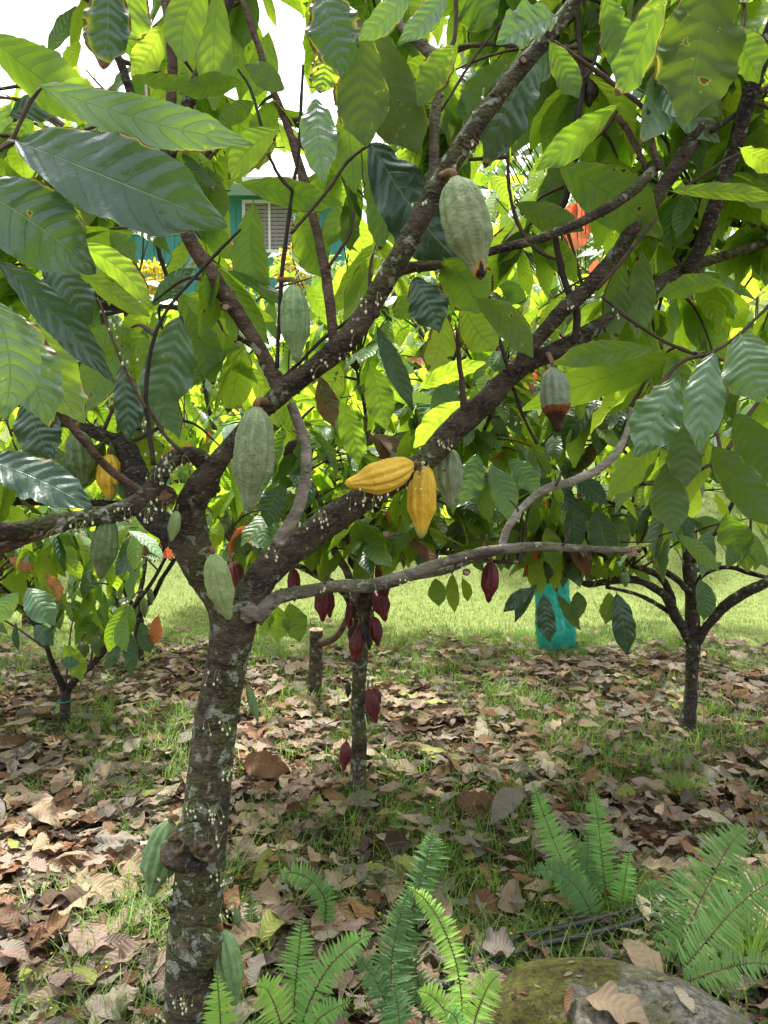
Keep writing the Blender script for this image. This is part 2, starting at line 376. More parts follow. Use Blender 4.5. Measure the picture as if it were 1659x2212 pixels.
M['leaf_orange'] = leaf_mat('leaf_orange', (.36, .11, .035), (.5, .17, .06), (.5, .15, .04), (.6, .2, .05), .35, .5, sick=.3)
M['leaf_red'] = leaf_mat('leaf_red', (.5, .06, .03), (.6, .12, .06), (.8, .12, .04), (.9, .2, .1), .4, .4, sick=.1)
M['bark'] = bark_mat('bark_main', (.026, .020, .013), (.085, .067, .046), .45, .5)
M['bark_trunk'] = bark_mat('bark_trunk', (.026, .020, .012), (.098, .078, .05), .75, .7)
M['bark_brown'] = bark_mat('bark_brown', (.060, .036, .024), (.15, .10, .07), .25, .15)
M['bark_dark'] = bark_mat('bark_dark', (.018, .014, .011), (.062, .050, .040), .35, .3)
M['bark_pale'] = bark_mat('bark_pale', (.10, .085, .062), (.26, .225, .17), .5, .4)
M['bark_grey2'] = bark_mat('bark_grey_brown', (.075, .065, .048), (.23, .205, .16), .55, .5)
M['bark_grey'] = bark_mat('bark_grey', (.20, .185, .14), (.46, .42, .34), .5, .3)
M['twig'] = plain('twig_bark', (.10, .065, .045), (.05, .035, .028), .8, 60., .001)
M['twig_dark'] = plain('twig_dark', (.05, .036, .028), (.025, .02, .018), .8, 60., .001)
M['wood'] = plain('cut_wood', (.42, .30, .20), (.25, .16, .10), .8, 60., .002)
M['hollow'] = plain('rotten_hollow', (.03, .02, .012), (.17, .13, .075), .9, 70., .004)
M['flower'] = plain('flower_cream', (.62, .66, .38), (.75, .75, .55), .6, 80., 0, .3)
M['flower_stalk'] = plain('flower_stalk', (.30, .36, .12), (.22, .27, .09), .7)

# ------------------------------------------------------------------ ground
def soil_mat():
    t = NT('ground'); oc = t.co(); sp = t.new('SeparateXYZ'); t.l.new(oc, sp.inputs[0])
    n1 = t.noise(oc, 3., 4.); n2 = t.noise(oc, 60., 5., .65); n3 = t.noise(oc, .8, 3.)
    soil = t.mix(n2, (.022, .012, .007), (.095, .052, .031)); soil = t.mix(t.ramp(n1, .45, .7), soil, (.11, .075, .05))
    soil = t.mix(t.math('MULTIPLY', t.ramp(n1, .55, .62), .6), soil, (.07, .10, .025))
    lawn = t.mix(t.math('ADD', t.math('MULTIPLY', n2, .6), t.math('MULTIPLY', n3, .4)), (.10, .155, .03), (.21, .235, .085))
    f = t.ramp(t.math('ADD', sp.outputs[1], t.math('MULTIPLY', n1, 1.2)), 6.1, 6.9)
    t.put(t.b.inputs['Base Color'], t.mix(f, soil, lawn)); t.b.inputs['Roughness'].default_value = .95; t.b.inputs['Specular IOR Level'].default_value = .15
    t.l.new(t.bump(t.math('ADD', n2, n1), .02), t.b.inputs['Normal'])
    return t.m
ys = np.concatenate([np.linspace(-8, .8, 12), np.linspace(1, 9, 161), np.linspace(9.2, 40, 80), np.array([50, 80, 160, 300])])
xs = np.concatenate([np.array([-200, -80, -40, -20, -12]), np.linspace(-8, 8, 161), np.array([12, 20, 40, 80, 200])])
YY, XX = np.meshgrid(ys, xs, indexing='ij')
gz = terrain(XX, YY) + rng.normal(size=XX.shape) * .006 * (YY < 9) * (np.abs(XX) < 8.1)
o = obj('ground', (np.stack([XX, YY, gz], -1).reshape(-1, 3), grid_faces(1, len(ys), len(xs))[:, ::-1], None, None), soil_mat()); tag(o, kind='structure')

def blades(B, ln, w, lean, seg=3, up=1.):
    """grass blades: base, length, width, lean (horizontal unit*amount)"""
    n = len(B); t = np.linspace(0, 1, seg + 1)
    side = unit(np.stack([-lean[:, 1], lean[:, 0], np.zeros(n)], -1) + 1e-4)
    c = B[:, None] + ln[:, None, None] * (t[None, :, None] * np.array([0, 0, up]) * (1 - .35 * t[None, :, None] * np.linalg.norm(lean, axis=1)[:, None, None]) + (t ** 2)[None, :, None] * lean[:, None])
    hw = (w[:, None] / 2 * (1 - t[None] ** 2.2))[..., None] + .00015
    v = np.stack([c - side[:, None] * hw, c + side[:, None] * hw], 2).reshape(-1, 3)
    q = grid_faces(n, seg + 1, 2)
    return v, q, np.zeros((q.size, 2)), np.repeat(rng.uniform(0, 1, (n, 1)), (seg + 1) * 2, 0)[q.ravel()] * np.array([[1, 0]])
def grass_mat(name, a, b, tr):
    t = NT(name); rv = t.new('UVMap', uv_map='rnd'); rs = t.new('SeparateXYZ'); t.l.new(rv.outputs[0], rs.inputs[0])
    t.put(t.b.inputs['Base Color'], t.mix(rs.outputs[0], a, b)); t.b.inputs['Roughness'].default_value = .5
    x = t.new('BsdfTranslucent'); t.put(x.inputs['Color'], t.mix(rs.outputs[0], tr, tuple(k * 1.3 for k in tr))); mx = t.new('MixShader'); mx.inputs[0].default_value = .4
    t.l.new(t.b.outputs[0], mx.inputs[1]); t.l.new(x.outputs[0], mx.inputs[2]); t.l.new(mx.outputs[0], t.out.inputs[0]); return t.m
M['grass'] = grass_mat('grass_blades', (.06, .14, .022), (.17, .25, .05), (.25, .42, .05))
M['lawn'] = grass_mat('lawn_blades', (.11, .165, .035), (.24, .26, .09), (.25, .33, .08))
# short lawn beyond the litter
n = 90000
Y = 5.9 + 8.6 * rng.uniform(0, 1, n) ** 1.2; X = rng.uniform(-.62, .62, n) * Y
keep = rng.uniform(0, 1, n) < np.clip((Y + .5 * np.sin(X * 3) + .3 * np.sin(X * 7 + 2) - 5.7) / .7, 0, 1)
X, Y = X[keep], Y[keep]; n = len(X)
a = rng.uniform(0, 6.28, n); l = rng.uniform(.2, .9, n)
o = obj('lawn_grass', blades(np.stack([X, Y, terrain(X, Y) - .004], -1), rng.uniform(.025, .06, n), rng.uniform(.004, .009, n), np.stack([np.cos(a) * l, np.sin(a) * l, 0 * a], -1), 2), M['lawn'])
tag(o, 'bright short lawn grass growing beyond the leaf litter', 'grass', kind='stuff')
# long weedy grass among the fallen leaves
def patch(x, y): return np.sin(x * 2.1 + 1.3) * np.sin(y * 2.6 + .4) + .6 * np.sin(x * 5.3 + y * 2.2) + .4 * np.sin(y * 6.1 - x * 3.3 + 2)
nt = 4600
Y = rng.uniform(1.5, 6.6, nt); X = rng.uniform(-.6, .6, nt) * Y + rng.uniform(-.1, .1, nt)
w_ = patch(X, Y) + .5 * (X > -.2) - .5 * (X > .3 * Y)
keep = w_ + rng.normal(0, .5, nt) > .0
X, Y = X[keep], Y[keep]; nt = len(X); k = 12
Bx = np.repeat(X, k) + rng.normal(0, .022, nt * k); By = np.repeat(Y, k) + rng.normal(0, .022, nt * k)
a = rng.uniform(0, 6.28, nt * k); l = rng.uniform(.25, 1.25, nt * k); sz = np.repeat(rng.uniform(.6, 1.25, nt), k)
gr = blades(np.stack([Bx, By, terrain(Bx, By) - .005], -1), rng.uniform(.05, .15, nt * k) * sz, rng.uniform(.0025, .0055, nt * k), np.stack([np.cos(a) * l, np.sin(a) * l, 0 * a], -1), 4)
o = obj('weedy_grass', gr, M['grass']); tag(o, 'thin weedy green grass sprouting through the fallen leaves', 'grass', kind='stuff')
# small broad-leaved creeping weeds
nt = 420
Y = rng.uniform(1.6, 6.2, nt); X = rng.uniform(-.55, .55, nt) * Y
keep = (patch(X + 3, Y + 1) > .25) | ((X > .3) & (Y > 2.6) & (Y < 4.2) & (rng.uniform(0, 1, nt) < .7))
X, Y = X[keep], Y[keep]; k = 9; X = np.repeat(X, k) + rng.normal(0, .05, len(X) * k); Y = np.repeat(Y, k) + rng.normal(0, .05, len(Y) * k)
n = len(X); B = np.stack([X, Y, terrain(X, Y) + rng.uniform(.01, .05, n)], -1)
a = rng.uniform(0, 6.28, n); D = np.stack([np.cos(a), np.sin(a), rng.uniform(-.2, .5, n)], -1); ln = rng.uniform(.018, .04, n)
o = obj('creeping_weeds', leaf_geo(B, B + D * ln[:, None], np.array([0, 0, 1]) + rng.normal(0, .3, (n, 3)), ln * .6, .3, .2, .05, nu=4, nv=3, pet=0), M['leaf'])
tag(o, 'low creeping weeds with small round green leaves between dead leaves', 'ground cover', kind='stuff')

# ------------------------------------------------------------------ sky-line woods and the house behind
n = 9000
tx = np.array([-15, -11.5, -7, -3, 1.5, 4.5, 8, 12, 15.5]); tr_ = np.array([2.6, 3.0, 2.4, 2.6, 3.2, 3.6, 3.4, 3.8, 3.4]); tzc = np.array([2.2, 1.2, 1.0, 2.6, 4.4, 5.6, 6, 6.8, 6.6])
c = rng.integers(0, 9, n); d = unit(rng.normal(size=(n, 3))); rad = rng.uniform(.6, 1.05, n)[:, None] * (1 + .22 * np.sin(d[:, :1] * 7 + c[:, None]) * np.sin(d[:, 2:] * 6))
B = np.stack([tx[c], np.full(n, 25.) + rng.normal(0, .6, 9)[c], 7.2 - 1 + 0 * c + tzc[c] * .35], -1) + d * rad * np.stack([tr_[c], tr_[c] * .8, tr_[c] * 1.15], -1)
D = unit(rng.normal(size=(n, 3)) + np.array([0, 0, -.6])) * rng.uniform(.25, .55, n)[:, None]
M['woods'] = leaf_mat('woods_leaves', (.05, .10, .03), (.10, .17, .05), (.10, .20, .03), (.2, .32, .05), .4, .5, sick=0, bump=.0005)
o = obj('distant_woods', leaf_geo(B, B + D, d + rng.normal(0, .5, (n, 3)), .28, .4, .1, .1, nu=4, nv=3, pet=0), M['woods'])
tag(o, 'pale green trees massed on the rise far behind the plantation', 'woods', kind='stuff')
g = [tube(np.array([[x, 25.3, 5.5], [x + .2, 25.3, 8.5]]), np.array([.25, .16]), 8, .05) for x in tx]

HY = 15.0
M['teal'] = plain('teal_board', (.075, .31, .26), (.055, .25, .21), .6, 3.); M['white'] = plain('white_paint', (.78, .78, .75), (.68, .68, .66), .5, 8.)
M['louvre'] = plain('louvre_slats', (.32, .29, .27), (.24, .22, .2), .5, 30.); M['roof'] = plain('metal_roof', (.86, .87, .88), (.80, .81, .82), .6, 5.); M['glass_dark'] = plain('window_dark', (.05, .055, .055), None, .15, 5., spec=.8)
def hx(x): return (x - WW / 2) / F * HY
def hz(y): return float(P(WW / 2, y, HY * 1.0)[2])
z_e, z_0 = hz(436), float(terrain(0, HY)) - .3
house = thing('house', (hx(330), HY, z_0), 'teal boarded house with white roof and white framed windows behind the cacao leaves', 'house')
w0, w1 = hx(205), hx(745)
obj('wall', [box(w0, w1, HY, HY + 6, z_0, z_e)], M['teal'], house, False)
obj('battens', [box(x, x + .045, HY - .025, HY + .01, z_0, z_e - .02) for x in np.arange(w0 + .02, w1 - .05, .2)], M['teal'], house, False)
def window(x0, x1, y0, y1, n):
    a, b, c, d = hx(x0), hx(x1), hz(y1), hz(y0); f = .06; y = HY - .05
    wo = obj('window', [box(a, b, y, HY + .02, c, c + f), box(a, b, y, HY + .02, d - f, d), box(a, a + f, y, HY + .02, c + f, d - f), box(b - f, b, y, HY + .02, c + f, d - f)]
             + [box(a + (b - a) * k / n - .02, a + (b - a) * k / n + .02, y + .008, HY + .02, c + f, d - f) for k in range(1, n)], M['white'], house, False)
    obj('pane', box(a + f, b - f, HY - .020, HY - .012, c + f, d - f), M['glass_dark'], wo, False)
    sl = []
    for z in np.arange(c + f + .02, d - f - .03, .075): sl.append(box(a + f + .002, b - f - .002, HY - .04, HY - .03, z, z + .058))
    obj('louvre', sl, M['louvre'], wo, False)
window(268, 392, 395, 518, 2); window(531, 645, 447, 556, 2)
ov = hz(430)
def slab(x0, x1, y0, z0, y1, z1, th):
    v = np.array([[x0, y0, z0], [x1, y0, z0], [x1, y1, z1], [x0, y1, z1], [x0, y0, z0 - th], [x1, y0, z0 - th], [x1, y1, z1 - th], [x0, y1, z1 - th]])
    return v, np.array([[0, 1, 2, 3], [7, 6, 5, 4], [0, 4, 5, 1], [1, 5, 6, 2], [2, 6, 7, 3], [3, 7, 4, 0]]), None, None
rf = obj('roof', [slab(w0 - .5, w1 + .2, HY - .6, ov, HY + 3.2, ov + 3.2, .06), slab(w0 - .5, w1 + .2, HY + 7, ov, HY + 3.2, ov + 3.2, .06)]
    + [slab(x, x + .03, HY - .6, ov + .025, HY + 3.2, ov + 3.225, .05) for x in np.arange(w0 - .4, w1, .4)], M['roof'], house, False)
obj('gutter', [box(w0 - .5, w1 + .2, HY - .74, HY - .62, ov - .09, ov + .03)], M['white'], rf, False)

# ------------------------------------------------------------------ the near cacao tree
def pod_geo(A, Bt, r, ridges=10, depth=.12, nu=44, nv=60, bend=0., neck=.30, pointy=1., view=None):
    """ribbed pod from its stalk end A to its tip Bt"""
    A = np.asarray(A, float); Bt = np.asarray(Bt, float); X = unit(Bt - A); ref = np.array([0, -1., 0]) if abs(X[1]) < .9 else np.array([0, 0, 1.])
    S = unit(np.cross(X, ref)); Q = np.cross(X, S); L = np.linalg.norm(Bt - A)
    u = np.linspace(0, 1, nu); uu = u ** 1.0
    tq = np.clip(uu, 0, 1) ** .88
    prof = (1 - np.abs(2 * tq - 1) ** 2.5) ** .62
    k = np.clip((uu - .60) / .40, 0, 1); prof = prof * (1 - .24 * pointy * np.sin(np.pi * k ** 1.3) - .12 * k)
    prof = np.maximum(prof, .02); prof[0] = neck * .8; prof[1] = max(prof[1], neck)
    prof[-1] = .015
    a = np.linspace(0, 2 * np.pi, nv, endpoint=False); ph = rng.uniform(0, 6.28)
    rd = 1 + depth * (np.abs(np.cos(a * ridges / 2 + ph)) * 1.2 - .7 + .35 * np.cos(a * ridges / 2 * 2 + ph * 2 + .6))[None] * (np.sin(np.pi * uu ** .8) ** .5)[:, None]
    rd = rd + .035 * np.sin(u[:, None] * 9 + ph) * np.sin(a[None] * 2 + ph) + .014 * np.sin(u[:, None] * 37 + 3 * np.sin(a[None] * 3)) + .010 * np.sin(a[None] * 13 + u[:, None] * 21) + rng.normal(0, .003, (nu, nv))
    rr = r * prof[:, None] * rd
    ctr = A + X * (uu * L)[:, None] + S * (bend * L * np.sin(np.pi * uu))[:, None]
    v = ctr[:, None] + (np.cos(a)[None, :, None] * S + np.sin(a)[None, :, None] * Q) * rr[..., None]
    i, j = np.meshgrid(np.arange(nu - 1), np.arange(nv), indexing='ij')
    q = np.stack([i * nv + j, (i + 1) * nv + j, (i + 1) * nv + (j + 1) % nv, i * nv + (j + 1) % nv], -1).reshape(-1, 4)
    uvq = np.stack([np.stack([u[i], j / nv], -1), np.stack([u[i + 1], j / nv], -1), np.stack([u[i + 1], (j + 1) / nv], -1), np.stack([u[i], (j + 1) / nv], -1)], -2).reshape(-1, 2)
    e0 = np.arange(0, nv, 2)
    v = np.vstack([v.reshape(-1, 3), ctr[:1]])
    cap = np.stack([e0, (e0 + 1) % nv, (e0 + 2) % nv, np.full(len(e0), nu * nv)], -1)
    return v, np.vstack([q, cap]), np.vstack([uvq, np.zeros((cap.size, 2))]), None
def pod(parent, a, b, r, d, mat, label, hang=None, db=None, nu=44, nv=60, **k):
    A = P(a[0], a[1], d); B = P(b[0], b[1], db or d); rr = r * d / F
    o = obj('cacao_pod', pod_geo(A, B, rr, nu=nu, nv=nv, **k), mat, parent, label=label)
    h = P(*hang) if hang is not None else A + np.array([0, .03, .025])
    X = unit(B - A)
    st = spline([A + X * .006, A - X * .012, (A + h) / 2 - X * .008, h], 4)
    s = obj('stalk', tube(st, np.linspace(rr * .16, rr * .2, len(st)), 8, .05), M['stalk'], o)
    return o
M['stalk'] = plain('pod_stalk', (.22, .12, .06), (.15, .08, .04), .7, 60.)
PG = (.15, .22, .095); PG2 = (.25, .32, .16)
M['pod_green'] = pod_mat('pod_green', PG, PG2); M['pod_crack'] = pod_mat('pod_green_cracked', PG, PG2, crack=.95)
M['pod_mid'] = pod_mat('pod_mid_green', (.14, .24, .09), (.22, .33, .14)); M['pod_dark'] = pod_mat('pod_dark_green', (.09, .15, .05), (.15, .22, .08))
M['pod_lime'] = pod_mat('pod_lime', (.20, .30, .10), (.31, .40, .17))
M['pod_tip'] = pod_mat('pod_pale_rotting', (.18, .24, .11), (.27, .33, .16), (.50, .29, .06), .885, (.02, .016, .014), .935)
M['pod_rot'] = pod_mat('pod_half_brown', (.15, .20, .12), (.24, .29, .18), (.20, .055, .015), .57, (.035, .018, .012), .70, rough=.4)
M['pod_yellow'] = pod_mat('pod_yellow', (.74, .44, .03), (.86, .58, .08), end=None); M['pod_yellow2'] = pod_mat('pod_yellow_green_tip', (.72, .44, .03), (.82, .56, .06), end=(.35, .36, .08))
M['pod_grey'] = pod_mat('pod_grey_green', (.17, .23, .12), (.27, .33, .19), spots=.9)
M['pod_purple'] = pod_mat('pod_purple', (.085, .012, .018), (.17, .032, .036), rough=.38); M['pod_black'] = pod_mat('pod_blackened', (.02, .014, .013), (.05, .035, .03), rough=.6)
M['pod_brown'] = pod_mat('pod_brown', (.14, .055, .035), (.22, .09, .05), rough=.6)

base = G(412, 2285)
tree = thing('cacao_tree', base, 'near cacao tree with lichened trunk forking low, green and yellow pods on its bark', 'cacao tree', 'cacao trees')
def limb(name, mat, pts, d, sides=14, lump=.05, parent=None, n=6, label=None):
    g0 = pxtube([(q[0], q[1], q[2] * .92, *q[3:]) for q in pts], d, sides, lump, n); ss = sides + sides % 2; vv = g0[0]; m = (len(vv) - 2) // ss; extra = []
    for _ in range(int(m * (.55 if name == 'branch' else .25))):
        i = rng.integers(1, m - 1); j = rng.integers(0, ss); ctr = vv[i * ss:(i + 1) * ss].mean(0); pnt = vv[i * ss + j]; rad = np.linalg.norm(pnt - ctr); q = rad * rng.uniform(.16, .42)
        extra.append(blob(pnt - (pnt - ctr) * .12, min(q, .009), (1, 1, rng.uniform(.7, 1.5)), 8, 6, .22, int(rng.integers(0, 9999))))
    return obj(name, [g0] + extra, M[mat], parent or tree, label=label)
SKEL.clear()
TR = [(392, 2420, 74), (403, 2300, 62), (412, 2200, 57), (416, 2100, 54), (421, 2000, 53), (429, 1900, 51), (438, 1800, 51), (448, 1720, 48), (458, 1640, 48), (469, 1550, 47), (484, 1460, 46), (497, 1390, 47), (503, 1340, 52), (500, 1295, 54)]
trunk = obj('trunk', pxtube(TR, (1.92, 1.86), 32, .03, 8), M['bark_trunk'], tree)
limb('branch', 'bark', [(505, 1350, 44), (480, 1300, 42), (446, 1240, 40), (418, 1185, 44), (405, 1140, 42), (412, 1090, 34), (432, 1050, 31), (455, 1020, 27), (478, 990, 22), (505, 955, 19), (545, 905, 19), (585, 870, 23), (625, 835, 25), (680, 795, 25), (738, 745, 27), (790, 680, 25), (835, 600, 24), (876, 530, 24), (940, 415, 22.5), (1000, 310, 23), (1070, 215, 21), (1150, 118, 20), (1236, 12, 18), (1300, -70, 17)], (1.86, 1.62), 24, .045)
limb('branch', 'bark', [(515, 1352, 40), (540, 1290, 42), (578, 1232, 38), (640, 1183, 34), (705, 1130, 34), (780, 1082, 31), (855, 1035, 27), (925, 988, 27), (985, 925, 31), (1050, 865, 29), (1125, 795, 22), (1230, 742, 20), (1330, 682, 17), (1425, 612, 16), (1500, 572, 14), (1590, 545, 11), (1690, 512, 9)], (1.86, 2.1), 24, .05)
limb('branch', 'bark', [(1040, 870, 20), (1110, 800, 20), (1160, 735, 18), (1212, 675, 18), (1290, 600, 17), (1365, 500, 17), (1440, 395, 17), (1505, 285, 17), (1560, 190, 16), (1592, 135, 14)], (2.0, 1.9), 16, .09, label='blackened branch ending in a torn stub')
limb('branch', 'bark_dark', [(1480, 585, 13), (1515, 530, 17), (1545, 440, 17), (1583, 330, 17), (1612, 230, 19), (1640, 140, 21), (1680, 40, 20)], (2.05, 1.8), 16, .05)
limb('branch', 'bark', [(858, 590, 10), (885, 578, 13), (930, 574, 11), (1000, 566, 9), (1065, 541, 10), (1150, 520, 11), (1250, 482, 11.5), (1340, 432, 12), (1395, 385, 13), (1424, 352, 12)], (1.75, 1.85), 14, .06)
limb('branch', 'bark', [(445, 1065, 26), (452, 1025, 24), (432, 990, 20), (400, 982, 19), (365, 1000, 21), (338, 1040, 22), (312, 1078, 24), (262, 1104, 23), (195, 1118, 21), (120, 1130, 20), (40, 1146, 22), (-40, 1150, 23), (-120, 1150, 24)], (1.84, 1.55), 20, .05)
limb('branch', 'bark_dark', [(415, 1190, 28), (370, 1150, 30), (325, 1108, 32), (298, 1050, 32), (286, 1000, 27), (270, 962, 22), (228, 945, 15), (165, 918, 14), (110, 902, 11)], (1.88, 2.05), 16, .07)
limb('branch', 'bark_brown', [(312, 1066, 9), (280, 1046, 10), (230, 1008, 10), (175, 945, 9.5), (118, 880, 8), (70, 845, 7)], (1.62, 1.45), 12, .05)
limb('branch', 'bark_brown', [(-60, 1190, 12), (10, 1182, 12), (70, 1162, 10), (140, 1140, 9)], 1.62, 12, .05)
limb('branch', 'bark_dark', [(-60, 1085, 9), (20, 1083, 9), (110, 1085, 9), (190, 1086, 8), (290, 1090, 9)], 2.0, 10, .06)
limb('branch', 'bark_brown', [(612, 866, 20), (598, 825, 19), (562, 755, 17), (510, 672, 17.5), (455, 590, 18), (408, 512, 17), (375, 430, 16), (360, 340, 15), (368, 250, 13), (372, 150, 12.5), (368, 60, 12), (350, -40, 12)], (1.78, 1.75), 16, .05)
limb('branch', 'bark_dark', [(366, 345, 12), (392, 270, 12), (412, 205, 14), (442, 140, 14), (475, 50, 14), (505, -40, 13)], 1.76, 12, .05)
limb('branch', 'bark_dark', [(385, 450, 12), (345, 370, 12), (312, 300, 12), (285, 210, 11), (262, 140, 10), (240, 90, 9), (225, 20, 8)], 1.8, 12, .05)
limb('branch', 'bark_brown', [(722, 755, 15), (718, 705, 12), (705, 600, 12), (684, 500, 11), (656, 390, 11), (622, 275, 9), (588, 190, 8), (555, 90, 8), (525, 0, 7), (510, -60, 7)], (1.78, 1.9), 12, .05)
limb('branch', 'bark_grey', [(628, 872, 10), (642, 905, 12), (656, 945, 13), (662, 985, 13), (658, 1045, 13.5), (645, 1095, 14), (622, 1140, 15), (600, 1172, 16)], (1.76, 1.84), 12, .06)
limb('branch', 'bark_grey2', [(548, 1338, 22), (580, 1305, 19), (612, 1288, 17), (670, 1275, 16), (735, 1266, 15), (800, 1265, 16), (860, 1250, 15), (930, 1224, 13), (1000, 1202, 12), (1080, 1187, 12), (1170, 1181, 11), (1250, 1185, 9), (1330, 1188, 8), (1366, 1191, 4)], (1.84, 2.0), 16, .05)
limb('branch', 'bark_pale', [(850, 1258, 9), (905, 1244, 9), (960, 1233, 9), (1015, 1210, 9), (1085, 1190, 8), (1130, 1184, 6)], (1.95, 1.99), 10, .06)
limb('branch', 'bark_grey', [(1083, 1180, 9), (1100, 1135, 9), (1130, 1095, 9), (1175, 1058, 9.5), (1235, 1040, 10), (1290, 1015, 10), (1330, 980, 9), (1355, 930, 7), (1362, 880, 5)], (1.98, 2.05), 12, .06)
limb('branch', 'bark_pale', [(905, 520, 8), (925, 450, 11), (935, 395, 12), (938, 330, 12), (940, 250, 13), (946, 170, 14), (940, 128, 15), (915, 100, 13), (880, 72, 11), (852, 30, 10), (840, -40, 10)], (1.72, 1.7), 14, .05)
e_ = P(1362, 1190, 2.0)
obj('torn_end', [tube(spline([e_ + [-.02, 0, k * .003], e_ + [.01, -.004, k * .006], e_ + [.02 + .012 * (k % 3), -.004 * k, k * .009 - .006]], 4), np.linspace(.004, .0006, 9), 6, .1) for k in (-2, -1, 0, 1, 2)], M['wood'], tree)
for x_, y_, x2, y2 in ((700, 1262, 712, 1225), (930, 1218, 950, 1190), (1040, 1190, 1052, 1155), (1215, 1180, 1232, 1140), (1260, 1188, 1275, 1222), (985, 1210, 975, 1240), (1120, 1105, 1100, 1080), (1200, 1050, 1212, 1015), (656, 1000, 690, 985), (660, 950, 632, 930)):
    obj('side_shoot', pxtube([(x_, y_, 3.2), ((x_ + x2) / 2 + 3, (y_ + y2) / 2, 2.4), (x2, y2, 1.4)], 1.95 if x_ > 700 else 1.8, 6, .1, 3), M['twig'], tree)
thin = [('twig', [(950, 140, 8), (978, 95, 7), (985, 40, 6), (984, -40, 6)], 1.7), ('twig', [(950, 243, 4), (980, 195, 4), (1020, 130, 4), (1062, 75, 3.5), (1100, 30, 3)], 1.72),
    ('twig_dark', [(1238, 742, 8), (1247, 680, 11), (1225, 625, 10), (1208, 560, 9), (1200, 490, 9), (1222, 425, 10), (1240, 350, 9), (1247, 260, 9), (1258, 180, 9), (1250, 80, 7), (1240, -40, 6)], 1.98),
    ('twig', [(1246, 312, 6), (1280, 300, 6), (1310, 275, 6), (1332, 240, 5)], 1.96), ('twig_dark', [(1247, 178, 5), (1270, 160, 5), (1285, 130, 5), (1300, 60, 3)], 1.95),
    ('twig_dark', [(1102, 812, 7), (1085, 755, 6), (1065, 690, 6.5), (1050, 620, 7), (1038, 570, 6)], 1.95),
    ('twig', [(1200, 560, 5), (1160, 540, 6), (1122, 490, 6), (1102, 420, 5), (1097, 350, 5), (1098, 300, 4)], 1.9),
    ('twig', [(1002, 885, 9), (998, 830, 8), (991, 770, 7), (990, 710, 6.5)], 1.93),
    ('bark_brown', [(1425, 365, 8), (1412, 330, 9), (1404, 280, 8), (1404, 225, 7), (1418, 160, 7), (1445, 80, 6), (1480, 0, 6), (1500, -60, 5)], 1.83),
    ('bark_brown', [(1405, 385, 8), (1385, 340, 9), (1360, 290, 9), (1335, 250, 8)], 1.86),
    ('twig', [(1403, 245, 6), (1370, 215, 7), (1330, 185, 7), (1290, 155, 7), (1240, 120, 5.5), (1195, 88, 5)], 1.8),
    ('twig_dark', [(1535, 285, 6), (1560, 268, 7), (1590, 245, 7), (1640, 200, 5)], 1.9),
    ('twig_dark', [(598, 795, 6), (603, 700, 6), (608, 600, 6), (620, 500, 6), (632, 410, 5), (645, 330, 5), (650, 230, 5), (655, 140, 4)], 1.72),
    ('twig_dark', [(631, 412, 5), (600, 375, 5), (576, 320, 4.5), (560, 255, 4.5), (540, 190, 4), (515, 150, 4)], 1.7),
    ('twig', [(628, 505, 5), (665, 462, 5), (710, 408, 5), (750, 350, 5), (790, 318, 4), (800, 312, 4)], 1.7), ('twig', [(708, 578, 5), (735, 540, 5), (758, 500, 4.5), (765, 455, 4)], 1.78),
    ('twig_dark', [(332, 1005, 8), (322, 930, 7), (315, 860, 6.5), (322, 780, 6), (340, 710, 5.5), (375, 650, 5), (420, 600, 5), (470, 545, 5), (520, 495, 4)], 1.62),
    ('twig', [(395, 978, 7), (360, 945, 5.5), (335, 905, 5), (320, 880, 4)], 1.68), ('twig', [(318, 885, 5), (290, 840, 5), (262, 780, 4.5), (235, 710, 4.5), (215, 650, 4)], 1.55),
    ('twig_dark', [(500, 960, 5), (580, 850, 5), (650, 780, 5), (700, 730, 5), (755, 690, 5), (800, 640, 3)], 1.95),
    ('twig', [(-20, 335, 6), (10, 315, 7), (28, 298, 6), (60, 230, 6), (88, 190, 5)], 1.1), ('twig', [(0, 325, 6), (20, 312, 5), (38, 306, 5)], 1.08),
    ('twig', [(1420, 860, 8), (1440, 815, 7), (1475, 780, 6), (1540, 760, 5), (1600, 720, 5), (1680, 640, 5)], 1.75), ('twig', [(1300, 640, 5), (1360, 690, 5), (1440, 740, 5), (1500, 765, 5)], 1.95),
    ('bark_dark', [(1380, 1045, 6), (1440, 1040, 7), (1500, 1020, 6), (1560, 990, 5)], 1.9),
    ('bark_dark', [(1440, 600, 7), (1500, 520, 8), (1530, 480, 10), (1580, 482, 10), (1650, 505, 9), (1700, 540, 9)], 2.4),
    ('twig', [(270, 670, 6), (330, 662, 6.5), (400, 668, 7), (460, 690, 7), (510, 725, 7), (560, 760, 6)], 2.2), ('twig', [(385, 650, 5), (358, 590, 6), (340, 530, 6), (335, 470, 5)], 2.2),
    ('twig_dark', [(1060, 890, 5), (1100, 830, 5), (1130, 900, 4.5), (1160, 960, 4)], 2.05), ('twig', [(1420, 470, 4.5), (1370, 530, 5), (1330, 580, 5.5), (1290, 625, 5)], 1.85),
    ('twig', [(1460, 420, 4), (1500, 390, 4), (1560, 350, 4), (1600, 330, 4)], 1.85)]
for m, p, d in thin: limb('twig', m, [(q[0], q[1], q[2] * .82, *q[3:]) for q in p], d, 8, .09, n=5)
MAIN_SKEL = np.vstack(SKEL); 

